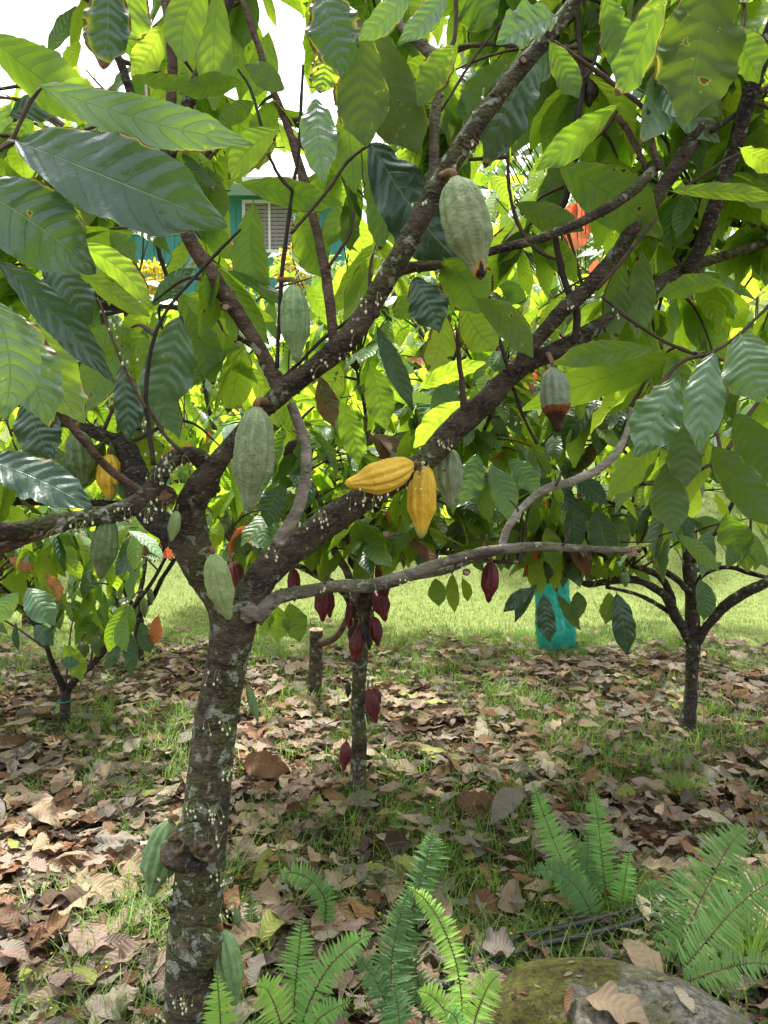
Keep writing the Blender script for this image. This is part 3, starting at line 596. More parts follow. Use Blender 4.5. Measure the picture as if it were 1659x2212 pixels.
# burls and cut branches
def burl(x, y, d, r, sc, seed, mat='bark_dark', name='burl', lump=.14):
    return obj(name, blob(P(x, y, d), r * d / F, sc, 26, 18, lump, seed), M[mat], tree)
bl = burl(404, 1832, 1.80, 56, (1, .85, .95), 3, 'bark_trunk', lump=.13)
def ring(c, nrm, r, th, mat, parent, name='scar_rim'):
    nrm = unit(np.asarray(nrm, float)); s = unit(np.cross(nrm, [0, 0, 1.])); b = np.cross(s, nrm)
    a = np.linspace(0, 2 * np.pi, 21); c = np.asarray(c)
    cc = c + (np.cos(a)[:, None] * s * r * 1.1 + np.sin(a)[:, None] * b * r * .9) * (1 + .10 * np.sin(a * 3 + c[0] * 90) + .07 * np.sin(a * 5 + c[2] * 70))[:, None] + nrm * (.12 * r * np.sin(a * 2 + c[0] * 50))[:, None]
    obj(name, tube(cc, th, 8, .16, False), M[mat], parent)
    return s, b
def disc(c, nrm, r, mat, parent, name='cut_face', dome=.1):
    nrm = unit(np.asarray(nrm, float)); s = unit(np.cross(nrm, [0, 0, 1.])); b = np.cross(s, nrm); c = np.asarray(c)
    rr = np.linspace(.02, 1, 6); a = np.linspace(0, 2 * np.pi, 20, endpoint=False)
    v = c + (rr[:, None, None] * r) * (np.cos(a)[None, :, None] * s * 1.1 + np.sin(a)[None, :, None] * b * .92) + nrm * (dome * r * (1 - rr[:, None, None] ** 2) + rng.normal(0, .02 * r, (6, 20, 1)))
    i, j = np.meshgrid(np.arange(5), np.arange(20), indexing='ij'); j2 = (j + 1) % 20
    q = np.stack([i * 20 + j, (i + 1) * 20 + j, (i + 1) * 20 + j2, i * 20 + j2], -1).reshape(-1, 4)
    return obj(name, (v.reshape(-1, 3), q, None, None), M[mat], parent)
for (x, y, r, nm) in ((382, 1822, 19, (-.35, -1, .1)), (440, 1838, 21, (.35, -1, -.05))):
    c = P(x, y, 1.80 - .052); ring(c, nm, r * 1.55 / F, np.abs(.006 + .004 * np.sin(np.linspace(0, 2 * np.pi, 21) * 2 + x)), 'hollow', bl); disc(c + unit(np.array(nm, float)) * -.004, nm, r * 1.5 / F, 'hollow', bl, 'hollow', -.5)
burl(424, 1868, 1.77, 20, (1.1, .8, .8), 9, 'bark_dark')
burl(428, 2050, 1.835, 50, (1.05, .8, .9), 5, 'bark_trunk', lump=.09); burl(375, 1958, 1.87, 12, (1, 1, 1), 6, 'bark_trunk'); burl(540, 1325, 1.80, 20, (1, .7, 1), 8, 'bark_pale', lump=.2)
burl(488, 1430, 1.82, 16, (1.4, .7, 1), 18, 'bark_trunk')
for (x, y, d, r, nm) in ((1012, 304, 1.655, 17, (-.1, -1, .15)), (962, 376, 1.665, 11, (-.2, -1, 0)), (1131, 128, 1.62, 9, (.1, -1, 0)), (930, 449, 1.69, 10, (.2, -1, 0)), (852, 560, 1.7, 11, (0, -1, 0)), (836, 578, 1.7, 9, (0, -1, -.2)), (735, 745, 1.73, 13, (0, -1, .1)), (488, 662, 1.73, 10, (.1, -1, 0)), (1008, 1236, 1.93, 7, (0, -1, .2)), (356, 1070, 1.78, 20, (.4, -1, -.3))):
    st = tube(np.array([P(x, y, d + .03), P(x, y, d - .008)]), r * d / F * 1.08, 14, .08)
    s = obj('cut_stub', st, M['bark_brown'], tree)
    c = P(x, y, d - .010); ring(c, nm, r * .9 * d / F, r * .22 * d / F, 'bark_brown', s); disc(c, nm, r * .8 * d / F, 'wood', s)

# pods
pod(tree, (555, 880), (537, 1109), 42, 1.62, M['pod_crack'], 'long pale green pod with black cracks', (575, 868, 1.72), bend=-.01)
pod(tree, (982, 385), (1040, 604), 49, 1.56, M['pod_tip'], 'large pale green pod with orange and black shrivelled tip', (955, 380, 1.66), pointy=1.25)
pod(tree, (634, 617), (642, 784), 30.5, 1.66, M['pod_mid'], 'smooth grey green pod with pointed tip', (604, 606, 1.71), pointy=1.2)
pod(tree, (1194, 794), (1205, 936), 30.5, 1.88, M['pod_rot'], 'small pod, green above and rotten brown below', (1184, 765, 1.98), pointy=1.5)
pod(tree, (460, 1196), (496, 1340), 27, 1.70, M['pod_lime'], 'light green pod lying in the fork', (447, 1190, 1.80), db=1.73, bend=.02)
pod(tree, (236, 982), (238, 1082), 26, 1.95, M['pod_yellow2'], 'small yellow pod behind the left branches', (250, 965, 2.0))
pod(tree, (168, 930), (180, 1052), 29, 1.92, M['pod_dark'], 'dull dark green pod behind the left branches', (170, 915, 1.97))
pod(tree, (233, 1120), (217, 1252), 26, 1.66, M['pod_dark'], 'dark green pod hanging under the left branch', (240, 1108, 1.66), db=1.66)
pod(tree, (382, 1104), (370, 1170), 12.5, 1.72, M['pod_lime'], 'tiny green pod by the left fork', (384, 1092, 1.78), nu=24, nv=40)
pod(tree, (892, 1003), (744, 1046), 32, 1.84, M['pod_yellow'], 'yellow ripe pod lying across the top of the branch', (905, 1018, 1.95), bend=-.05, db=1.80)
pod(tree, (912, 1000), (910, 1164), 30.5, 1.95, M['pod_yellow2'], 'yellow ripe pod hanging below the branch', (915, 1000, 1.97))
pod(tree, (968, 968), (974, 1099), 28, 2.02, M['pod_grey'], 'grey green pod with black blemish', (965, 955, 1.99))
pod(tree, (368, 1775), (324, 1938), 36, 1.90, M['pod_mid'], 'green pod half hidden behind the burl', (385, 1770, 1.90), pointy=1.3)
pod(tree, (479, 2010), (508, 2175), 29, 1.88, M['pod_mid'], 'green pod low on the right side of the trunk', (462, 2005, 1.88))
pod(tree, (441, 1482), (432, 1562), 9, 1.86, M['pod_dark'], None, (448, 1478, 1.88), nu=24, nv=30); pod(tree, (535, 1480), (558, 1560), 9, 1.84, M['pod_dark'], None, (515, 1478, 1.86), nu=24, nv=30)
pod(tree, (508, 1960), (516, 2005), 9, 1.84, M['pod_dark'], None, (482, 1960, 1.86), nu=24, nv=30)
pod(tree, (1276, 165), (1272, 232), 17, 2.0, M['pod_black'], 'shrivelled black pod', (1262, 150, 2.0), nu=24, nv=30)
pod(tree, (640, 950), (612, 985), 9, 1.85, M['pod_black'], None, (655, 948, 1.82), nu=20, nv=24)

# flower cushions on the bark
def flowers(x, y, d, n, spread, parent=tree, sz=1.):
    n = max(2, int(n * .7)); spread *= .72
    c = P(x, y, d); bud = Geo(); st = Geo()
    for i in range(n):
        b = c + rng.normal(0, 1, 3) * np.array([spread, .004, spread * .5]) * d / F
        e = b + np.array([rng.normal(0, .009), -rng.uniform(.004, .02), rng.uniform(-.028, .004)]) * sz
        m = (b + e) / 2 + np.array([0, -.004, .004])
        st.add(tube(spline([b, m, e], 2), .0005, 4, 0, False))
        r = rng.uniform(.0019, .0031) * sz
        bud.add(blob(e - np.array([0, 0, r]), r, (1, 1, 1.5), 6, 5, .05, i))
    mk = lambda g: (np.concatenate(g.v), np.concatenate(g.f), None, None)
    o = obj('flower_cluster', mk(bud), M['flower'], parent); obj('flower_stalks', mk(st), M['flower_stalk'], o)
for (x, y, d, n, s) in ((640, 1130, 1.79, 7, 12), (790, 1070, 1.80, 22, 30), (850, 1030, 1.84, 26, 26), (905, 995, 1.86, 22, 20), (960, 950, 1.90, 12, 14), (600, 1190, 1.76, 10, 14), (690, 1110, 1.81, 14, 16), (745, 765, 1.69, 8, 14), (700, 780, 1.70, 8, 16), (790, 650, 1.66, 6, 8),
    (818, 630, 1.66, 5, 6), (820, 545, 1.66, 5, 8), (1040, 190, 1.57, 3, 6), (935, 442, 1.64, 7, 12), (1015, 330, 1.6, 7, 14), (768, 718, 1.66, 4, 5), (330, 1090, 1.68, 26, 26), (372, 985, 1.70, 22, 26), (345, 1010, 1.70, 14, 20), (180, 1128, 1.6, 16, 14), (115, 1140, 1.58, 3, 6), (270, 1098, 1.66, 12, 18),
    (465, 1445, 1.79, 6, 20), (455, 1560, 1.80, 5, 20), (480, 1558, 1.80, 5, 10), (498, 1660, 1.81, 20, 12), (425, 1735, 1.81, 12, 14), (465, 1745, 1.81, 14, 14), (460, 1800, 1.80, 12, 14), (478, 1880, 1.81, 12, 12), (395, 2155, 1.83, 16, 16), (365, 1890, 1.80, 8, 10), (495, 1945, 1.82, 10, 8), (340, 2190, 1.8, 14, 16),
    (705, 1265, 1.86, 5, 14), (865, 1245, 1.90, 6, 10), (810, 1262, 1.89, 4, 8), (1000, 1205, 1.93, 3, 10), (255, 700, 1.52, 8, 8), (285, 760, 1.54, 8, 10), (312, 900, 1.6, 6, 6), (1230, 650, 1.93, 5, 10), (1330, 672, 1.95, 5, 12), (1110, 900, 2.0, 6, 12)):
    flowers(x, y, d, n, s)

# ------------------------------------------------------------------ leaves of the near tree that stand out one by one
def hero(parent, rows, name='leaf', nu=52, nv=13):
    for r in rows:
        x0, y0, x1, y1, w, d, side, mat = r[:8]; db = r[8] if len(r) > 8 else d + .02
        A = P(x0, y0, d); B = P(x1, y1, db); c = -unit(P((x0 + x1) / 2, (y0 + y1) / 2, 1) - np.array([0, 0, EYE]))
        k = 1. if side == 't' else -1.
        N = k * c + np.array([0, 0, .35 if side == 't' else .25]) + rng.normal(0, .16, 3)
        sz = np.linalg.norm(A - B)
        rn = [r[9] if len(r) > 9 else rng.uniform(.1, .9), r[10] if len(r) > 10 else rng.uniform(.2, .95)]
        g = leaf_geo(A, B, N, w * 1.06 * d / F, rng.uniform(.25, .85), rng.uniform(-.12, .25), rng.uniform(.08, .24), [rn], nu, nv, .05, .020 if side == 't' else .012, rng.uniform(2.5, 4.5), ragged=.05, twist=rng.normal(0, .3))
        obj(name, g, M[mat], parent, pivot=A)
LF = [
 (88,185,548,312,95,1.1,'t','leaf_pale',1.15,.5,.6),(35,305,492,490,176,1.05,'t','leaf_dark',1.05,.4,.3),(-70,395,206,590,178,1.0,'t','leaf_dark',1.08,.9,.55),(-50,985,200,1098,104,1.12,'t','leaf_dark',1.1,.3,.75),
 (-25,640,8,905,128,.98,'t','leaf_pale',1.0,.8,.5),(25,670,112,925,112,1.05,'t','leaf_pale',1.06,.5,.97),(80,670,182,915,112,1.25,'u','leaf',1.25,.55,.92),(-10,560,246,826,78,1.12,'t','leaf_dark',1.2,.05,.2),
 (105,560,196,706,84,1.28,'t','leaf_dark',1.3,.2,.6),(150,520,330,668,58,1.42,'u','leaf',1.45,.7,.97),(160,578,324,684,46,1.6,'u','leaf_lime',1.6,.4,.6),(-30,75,215,250,118,1.5,'u','leaf',1.5,.25,.3),
 (232,-50,222,150,98,1.2,'t','leaf_dark',1.22,.3,.93),(290,-60,250,95,95,1.32,'u','leaf',1.32,.6,.9),(104,112,165,12,36,2.0,'t','leaf_pale',2.0,.9,.2),(440,-50,393,136,88,1.5,'u','leaf',1.5,.5,.2),
 (470,-30,462,242,78,1.65,'u','leaf',1.7,.5,.2),(615,192,527,140,48,1.5,'u','leaf_shade',1.5,.4,.1),(350,58,285,168,66,1.7,'u','leaf_lime',1.7,.5,.3),(285,166,425,186,36,1.5,'u','leaf_shade',1.5,.6,.2),
 (525,178,385,202,46,1.6,'u','leaf_shade',1.6,.4,.2),(548,222,468,268,42,1.55,'u','leaf_shade',1.55,.3,.1),(602,278,492,388,66,1.45,'u','leaf',1.45,.4,.93),(402,270,492,322,36,1.5,'u','leaf_lime',1.5,.5,.97),
 (692,-20,742,170,112,1.2,'t','leaf_dark',1.22,.5,.94),(702,95,690,202,66,1.4,'u','leaf_lime',1.4,.1,.9),(683,214,700,400,74,1.32,'t','leaf_pale',1.3,.1,.8),(770,40,790,318,118,1.55,'u','leaf_olive',1.55,.4,.7),
 (800,40,905,332,122,1.65,'u','leaf_olive',1.65,.5,.5),(882,-20,768,88,58,1.2,'t','leaf_pale',1.2,.1,.7),(968,-20,858,100,52,1.15,'t','leaf_pale',1.15,.1,.7),(988,100,903,230,72,1.6,'u','leaf_shade',1.6,.7,.9),
 (800,310,1014,592,138,1.80,'t','leaf_dark',1.84,.1,.3),(787,300,820,542,82,1.9,'u','leaf',1.9,.25,.9),(1152,130,1045,362,112,1.72,'t','leaf_dark',1.74,.8,.6),(1205,35,1072,98,86,1.25,'t','leaf_pale',1.25,.2,.75),
 (1445,-40,1330,208,90,1.4,'u','leaf_shade',1.4,.9,.8),(1538,-80,1478,270,166,1.3,'u','leaf_olive',1.3,.3,.6),(1188,92,1250,212,56,1.55,'u','leaf_shade',1.55,.6,.5),(1305,-10,1352,152,72,1.55,'u','leaf_shade',1.55,.5,.4),
 (1210,358,1432,512,112,1.9,'u','leaf',1.92,.25,.6),(1332,228,1158,368,62,1.75,'u','leaf',1.75,.1,.4),(1115,440,1262,498,56,1.9,'u','leaf_shade',1.9,.9,.4),(1600,320,1690,372,44,1.6,'u','leaf_lime',1.6,.3,.4),
 (1452,412,1690,432,36,1.7,'u','leaf',1.7,.8,.3),(548,440,590,660,84,1.9,'u','leaf',1.9,.3,.4),(962,560,1035,678,112,1.75,'u','leaf',1.8,.2,.85),(895,600,950,716,84,1.68,'t','leaf_dark',1.68,.5,.97),
 (1030,645,1152,772,66,1.66,'u','leaf_shade',1.68,.7,.8),(1000,655,1076,758,86,1.85,'u','leaf_lime',1.85,.2,.85),(960,680,925,802,70,1.9,'u','leaf_lime',1.9,.4,.98),(815,705,892,888,42,2.1,'t','leaf_dark',2.1,.9,.3),
 (800,790,835,928,64,2.1,'u','leaf',2.1,.5,.5),(735,788,704,872,56,2.0,'u','leaf_lime',2.0,.3,.5),(692,815,722,922,48,2.0,'u','leaf_brown',2.0,.4,.2),(930,885,992,835,46,2.4,'t','leaf_pale',2.4,.5,.3),
 (1002,868,893,968,62,2.3,'u','leaf_lime',2.3,.5,.3),(905,838,1052,782,42,2.4,'u','leaf_lime',2.4,.5,.3),(1412,757,1192,786,54,1.85,'u','leaf',1.85,.5,.3),(1502,762,1122,888,84,2.0,'u','leaf_lime',2.1,.2,.3),
 (1540,762,1510,975,80,1.45,'t','leaf_pale',1.42,.1,.2),(1600,722,1645,870,116,1.42,'t','leaf_pale',1.4,.4,.2),(1457,815,1375,988,98,1.5,'t','leaf_pale',1.5,.05,.75),(1432,950,1314,1074,66,1.7,'u','leaf_lime',1.7,.2,.2),
 (1475,890,1482,1052,78,1.6,'u','leaf_shade',1.6,.0,.2),(1440,1000,1460,1152,76,1.66,'u','leaf_shade',1.66,.1,.3),(1540,965,1690,1150,86,1.6,'u','leaf_shade',1.6,.3,.2),(1590,895,1700,1060,94,1.7,'u','leaf_shade',1.7,.1,.2),
 (1342,560,1324,742,56,2.0,'u','leaf',2.0,.4,.9),(1386,540,1376,735,62,2.0,'u','leaf',2.0,.3,.9),(1032,980,995,1090,58,2.4,'t','leaf_pale',2.4,.1,.2),(1060,1003,1100,1124,60,2.4,'t','leaf_pale',2.4,.3,.2),
 (1100,992,1168,1062,52,2.5,'t','leaf_pale',2.5,.2,.2),(612,1046,580,1140,52,2.4,'t','leaf_dark',2.4,.5,.2),(735,868,776,1006,54,2.2,'u','leaf',2.2,.4,.2),(388,685,318,895,104,1.7,'t','leaf_pale',1.72,.1,.55),
 (410,672,462,832,68,1.8,'u','leaf',1.8,.3,.8),(256,700,326,802,54,1.7,'u','leaf_lime',1.7,.2,.4),(265,788,278,955,60,1.6,'t','leaf_dark',1.6,.6,.96),(58,870,112,995,94,1.5,'t','leaf_dark',1.5,.5,.5),
 (455,692,556,828,36,1.9,'u','leaf',1.9,.4,.5),(400,640,592,692,66,2.1,'u','leaf_lime',2.1,.3,.3),(330,660,420,580,40,1.9,'t','leaf_pale',1.9,.3,.2),(240,500,290,560,50,1.7,'u','leaf',1.7,.3,.5),
 (1560,610,1420,640,50,1.8,'u','leaf',1.8,.3,.3),(860,640,888,690,60,2.0,'u','leaf',2.0,.5,.6),(20,250,170,200,60,1.7,'t','leaf_dark',1.7,.8,.2),(60,410,190,500,60,1.4,'u','leaf_lime',1.4,.2,.3),
 (520,395,740,440,58,1.7,'u','leaf',1.7,.0,.6),(640,470,700,600,80,2.1,'u','leaf',2.1,.5,.6),(1175,540,1240,560,36,2.0,'u','leaf',2.0,.5,.6),(1560,60,1640,180,80,1.6,'u','leaf',1.6,.2,.6),(1000,-60,1060,60,120,1.7,'u','leaf_shade',1.7,.2,.2),
 (1100,130,1010,300,110,1.9,'u','leaf_shade',1.9,.2,.4),
 (580,70,548,208,60,1.9,'u','leaf_lime',1.9,.4,.3),(600,215,556,368,66,1.95,'u','leaf',1.95,.6,.3),(335,280,432,360,62,1.9,'u','leaf_lime',1.9,.5,.5),(742,212,766,418,64,1.95,'u','leaf_lime',1.95,.3,.4),(172,90,138,148,34,1.9,'u','leaf_lime',1.9,.4,.2),(415,100,395,160,44,1.9,'u','leaf_lime',1.9,.4,.2),(450,350,420,450,50,1.9,'u','leaf_lime',1.9,.3,.5),
 (505,560,440,470,50,2.0,'u','leaf',2.0,.6,.5),
]
hero(tree, LF)

# ------------------------------------------------------------------ crowns: twigs grown from the limbs, leaves hung along each twig
def inpoly(x, y, poly):
    c = np.zeros(len(x), bool); n = len(poly)
    for i in range(n):
        (xa, ya), (xb, yb) = poly[i], poly[i - 1]
        m = ((ya > y) != (yb > y)) & (x < (xb - xa) * (y - ya) / (yb - ya + 1e-9) + xa); c ^= m
    return c
SKY_HOLES = [[(0, -50), (165, -50), (160, 60), (100, 80), (0, 60)], [(235, 160), (285, 190), (285, 225), (240, 210)], [(540, -20), (640, -20), (640, 120), (600, 200), (545, 160)],
    [(885, 30), (935, 30), (925, 75), (880, 60)], [(1175, -30), (1212, -30), (1210, 40), (1178, 20)], [(1130, 240), (1170, 270), (1160, 320), (1120, 290)], [(950, 10), (1000, 30), (1000, 75), (960, 70)]]
HOUSE_HOLES = [[(215, 512), (300, 512), (300, 575), (228, 570)], [(290, 505), (390, 505), (385, 550), (300, 545)], [(520, 345), (670, 335), (665, 420), (645, 460), (560, 460), (525, 420)], [(636, 470), (680, 465), (676, 560), (640, 560)], [(462, 835), (520, 835), (520, 888), (455, 885)], [(1228, 440), (1300, 440), (1312, 540), (1232, 545)], [(515, 600), (540, 600), (540, 650), (512, 650)]]
LAWN_HOLES = [[(300, 1215), (480, 1225), (480, 1400), (300, 1400)], [(560, 1275), (760, 1275), (760, 1420), (560, 1420)], [(840, 1235), (1150, 1250), (1150, 1420), (840, 1420)], [(1150, 1290), (1659, 1240), (1659, 1440), (1150, 1440)]]
def crown(parent, regions, n, mats, size=.22, sd=1, name='foliage', holes=(), skel=None, pend=(.35, 1.3), kmin=4, kmax=7, twig='twig', nu=9, nv=5, spread=.5, low=None):
    g = np.random.default_rng(sd)
    A = np.array([(r[1] - r[0]) * (r[3] - r[2]) * (r[6] if len(r) > 6 else 1.) for r in regions], float); A /= A.sum()
    bs, ts, ns, ws, rn, mi = [], [], [], [], [], []; tg = Geo()
    for i in range(n):
        r = regions[g.choice(len(regions), p=A)]
        x, y, d = g.uniform(r[0], r[1]), g.uniform(r[2], r[3]), g.uniform(r[4], r[5])
        e = P(x, y, d)
        if e[2] < .55: continue
        q = skel[np.argmin(np.sum((skel - e) ** 2, 1) + .3 * np.maximum(skel[:, 2] - e[2], 0))]
        hd = unit((e - q) * np.array([1, 1, .3]) + g.normal(0, .25, 3)); L0 = np.linalg.norm(e - q)
        mid = (q + e) / 2 + np.array([0, 0, .10 * L0]) + g.normal(0, .05 * L0, 3)
        c = spline([q, mid, e], 5)
        if holes:
            hx_, hy_, _ = project(c)
            if any(inpoly(hx_, hy_, h).any() for h in holes if h not in LAWN_HOLES): continue
        k = g.integers(kmin, kmax + 1)
        tt = np.linspace(.55, 1, k) if L0 < .7 else np.linspace(max(.5, 1 - .45 / L0), 1, k)
        tone = g.uniform(0, 1); mm = g.choice(len(mats), p=[m[1] for m in mats])
        got = False
        for j, t in enumerate(tt):
            f = t * (len(c) - 1); a = int(min(f, len(c) - 2)); b0 = c[a] + (c[a + 1] - c[a]) * (f - a)
            sdv = unit(np.cross(hd, [0, 0, 1.])) * (1 if j % 2 else -1)
            dd = unit(hd * g.uniform(.1, .9) + sdv * g.uniform(.2, 1.) + np.array([0, 0, -g.uniform(*pend)]) + g.normal(0, .15, 3))
            ln = size * g.uniform(.6, 1.2); b = b0 + dd * .02; tp = b + dd * ln
            px, py, _ = project(np.stack([b, (b + tp) / 2, tp]))
            if any(inpoly(px, py, h).any() for h in holes): continue
            if low is not None and tp[2] < low: continue
            nr = np.array([0, 0, 1.]) * g.uniform(.3, 1.2) + hd * g.uniform(-.2, .8) + g.normal(0, spread, 3)
            bs.append(b); ts.append(tp); ns.append(nr); ws.append(ln * g.uniform(.34, .46)); rn.append([np.clip(tone * .6 + g.uniform(0, .5), 0, 1), g.uniform(0, .97)]); mi.append(mm if g.uniform() < .8 else g.choice(len(mats), p=[m[1] for m in mats])); got = True
        if got: tg.add(tube(c, np.linspace(.006, .002, len(c)) * (1 + .3 * min(L0, 1.5)), 5, .05, False))
    nl = len(bs); q0 = (nu) * (nv - 1)
    gg = leaf_geo(np.array(bs), np.array(ts), np.array(ns), np.array(ws), g.uniform(.2, .8, nl), g.uniform(-.1, .35, nl), g.uniform(.05, .18, nl), np.array(rn), nu, nv, .06, 0, 3., twist=g.normal(0, .25, nl))
    mi = np.repeat(np.array(mi), q0)
    o = obj(name, gg, [M[m[0]] for m in mats], parent, mat_ix=mi, kind='stuff')
    obj('twigs', (np.concatenate(tg.v), np.concatenate(tg.f), None, None), M[twig], parent, kind='stuff')
    return nl
BRIGHT = [('leaf_lime', .42), ('leaf', .40), ('leaf_pale', .12), ('leaf_dark', .06)]
MIXED = [('leaf_lime', .30), ('leaf', .38), ('leaf_pale', .19), ('leaf_dark', .10), ('leaf_red', .015), ('leaf_brown', .015)]
NEARM = [('leaf_lime', .36), ('leaf', .42), ('leaf_shade', .12), ('leaf_pale', .1)]
cnt = {}
cnt['near'] = crown(tree, [(-60, 480, 180, 430, 1.9, 2.6, 2.0), (170, 690, -60, 330, 1.9, 3.2, 1.9), (380, 560, 300, 620, 2.2, 3., 1.2), (-250, 560, 430, 1010, 1.75, 2.5, 1.), (-250, 480, 120, 430, 1.8, 2.5, .8), (640, 1900, -60, 420, 1.9, 2.8, 2.4), (1050, 1900, 400, 700, 2.1, 2.7, 1.), (500, 900, 300, 640, 2.2, 2.8, .6), (1400, 1850, 700, 1000, 2.0, 2.6, .8)], 310, NEARM, .21, 11, holes=SKY_HOLES + HOUSE_HOLES + [[(200, 970), (275, 970), (275, 1085), (200, 1085)], [(500, 870), (590, 870), (590, 1110), (500, 1110)], [(500, 425), (560, 425), (560, 520), (500, 520)]], skel=MAIN_SKEL, pend=(.5, 1.6))
# more of the crown, added out of view to shade the ground and leaves
cnt['above'] = crown(tree, [(-600, 2200, -900, -120, 1.6, 2.9, 1.), (-300, 1700, -800, -90, 2.8, 4.2, 1.1)], 185, NEARM, .21, 12, name='added_shade_foliage', skel=MAIN_SKEL, pend=(.2, 1.), nu=6, nv=3)

# ------------------------------------------------------------------ the other cacao trees of the plantation
def other_tree(bx, by, d, label, trunk_pts, limbs, crowns, bark='bark_dark', name='cacao_tree', cat='cacao tree', group='cacao trees'):
    b = P(bx, by, d); b[2] = float(terrain(b[0], b[1]))
    t = thing(name, b, label, cat, group)
    SKEL.clear()
    tp = [(p[0], p[1], p[2]) for p in trunk_pts]
    obj('trunk', pxtube(tp, d, 16, .06, 7), M[bark], t)
    for l in limbs:
        dd = l[1] if len(l) > 1 and not isinstance(l[1], str) else d
        obj('branch', pxtube(l[0], dd, 10, .07, 5), M[l[2] if len(l) > 2 else bark], t)
    sk = np.vstack(SKEL)
    for c in crowns: cnt[label[:20]] = crown(t, skel=sk, **c)
    return t
mid = other_tree(773, 1725, 3.4, 'slender lichened cacao tree hung with dark purple pods behind the near tree', [(770, 1760, 22), (773, 1715, 18), (775, 1640, 17), (774, 1540, 16), (776, 1450, 16), (782, 1370, 17), (786, 1300, 18), (790, 1230, 17), (796, 1160, 13), (806, 1090, 9), (816, 1000, 6), (830, 900, 5)],
    [([(776, 1400, 7), (762, 1330, 9), (752, 1290, 10), (722, 1262, 9), (690, 1245, 8), (650, 1225, 6), (600, 1218, 5), (540, 1210, 4)],), ([(770, 1290, 9), (752, 1240, 9), (735, 1210, 9), (718, 1180, 9), (700, 1110, 7), (660, 1020, 5), (600, 930, 4)], (3.35, 3.1), 'bark_pale'), ([(783, 1270, 6), (765, 1215, 6), (752, 1170, 6), (745, 1100, 5), (700, 1000, 4)], (3.4, 3.7)),
     ([(792, 1225, 9), (830, 1190, 9), (870, 1150, 8), (905, 1105, 7), (960, 1060, 6), (1010, 1000, 5), (1060, 900, 4)], (3.35, 3.1)), ([(795, 1220, 7), (850, 1200, 7), (910, 1192, 6), (970, 1195, 6), (1040, 1210, 5), (1120, 1215, 4)], (3.35, 3.2), 'bark_trunk'), ([(800, 1120, 6), (790, 1040, 5), (780, 990, 5), (790, 900, 4), (770, 800, 3)], (3.4, 3.3)), ([(812, 1040, 6), (870, 985, 5), (930, 900, 4), (960, 800, 4)], (3.4, 3.6)),
     ([(700, 1240, 5), (680, 1180, 5), (670, 1100, 4), (640, 1000, 4), (620, 900, 3)], (3.3, 3.6)), ([(650, 1225, 4), (560, 1190, 4), (500, 1140, 4), (440, 1090, 3)], (3.2, 3.0), 'bark_pale')],
    [dict(regions=[(430, 1180, 660, 1120, 2.8, 4.1, 1.), (480, 1130, 1090, 1200, 2.9, 4., .9), (560, 1150, 480, 700, 3.0, 4.2, .6)], n=230, mats=MIXED, size=.195, sd=21, holes=HOUSE_HOLES + LAWN_HOLES, pend=(.3, 1.5))], 'bark_trunk')
purple = [((503, 1212), (520, 1282), 17, 3.2, 0), ((634, 1228), (636, 1300), 13, 3.25, 0), ((697, 1265), (697, 1344), 17, 3.3, 0), ((708, 1270), (713, 1336), 12, 3.36, 0), ((826, 1207), (834, 1292), 18, 3.3, 0), ((813, 1268), (833, 1343), 18, 3.32, 0), ((806, 1332), (817, 1397), 14, 3.33, 0),
    ((775, 1352), (766, 1432), 16, 3.30, 0), ((757, 1300), (753, 1360), 9, 3.38, 0), ((796, 1488), (813, 1563), 15, 3.3, 0), ((806, 1486), (822, 1520), 10, 3.33, 0), ((788, 1490), (784, 1522), 7, 3.3, 1), ((748, 1602), (743, 1665), 11.5, 3.34, 0), ((1061, 1214), (1055, 1303), 17.5, 3.15, 0), ((880, 1142), (898, 1192), 15, 3.25, 0),
    ((784, 1345), (790, 1385), 8, 3.28, 1), ((762, 1352), (754, 1385), 7, 3.3, 1), ((752, 1475), (752, 1508), 6, 3.36, 1), ((798, 1370), (798, 1405), 6, 3.3, 1), ((860, 1160), (862, 1190), 6, 3.3, 0), ((690, 1165), (683, 1235), 16, 3.4, 2), ((666, 1175), (672, 1225), 13, 3.45, 1), ((776, 1085), (780, 1140), 14, 3.5, 2), ((826, 1060), (822, 1100), 12, 3.4, 2), ((760, 1195), (762, 1230), 9, 3.35, 1), ((700, 1140), (706, 1170), 10, 3.3, 0)]
for a, b, r, d, k in purple: pod(mid, a, b, r, d, M[('pod_purple', 'pod_black', 'pod_brown')[k]], [None, 'withered black pod', 'brown overripe pod'][k], nu=22, nv=40, pointy=1.3, neck=.25)
hero(mid, [(600,1310,598,1388,44,3.2,'u','leaf_lime',3.2,.3,.1),(625,1303,648,1388,50,3.25,'u','leaf',3.2,.3,.1),(580,1310,562,1370,28,3.2,'u','leaf',3.2,.3,.1),(788,1128,812,1210,38,3.1,'t','leaf_dark',3.1,.2,.2),(768,1168,780,1212,34,3.2,'t','leaf_orange',3.2,.7,.1),(940,1250,948,1310,38,3.3,'u','leaf',3.3,.5,.2),(978,1240,982,1324,28,3.3,'u','leaf_lime',3.3,.5,.2),(1000,1250,1010,1300,22,3.4,'u','leaf_lime',3.4,.3,.2),
    (615,1080,625,1140,30,3.1,'t','leaf_red',3.1,.3,.1)], nu=20, nv=7)
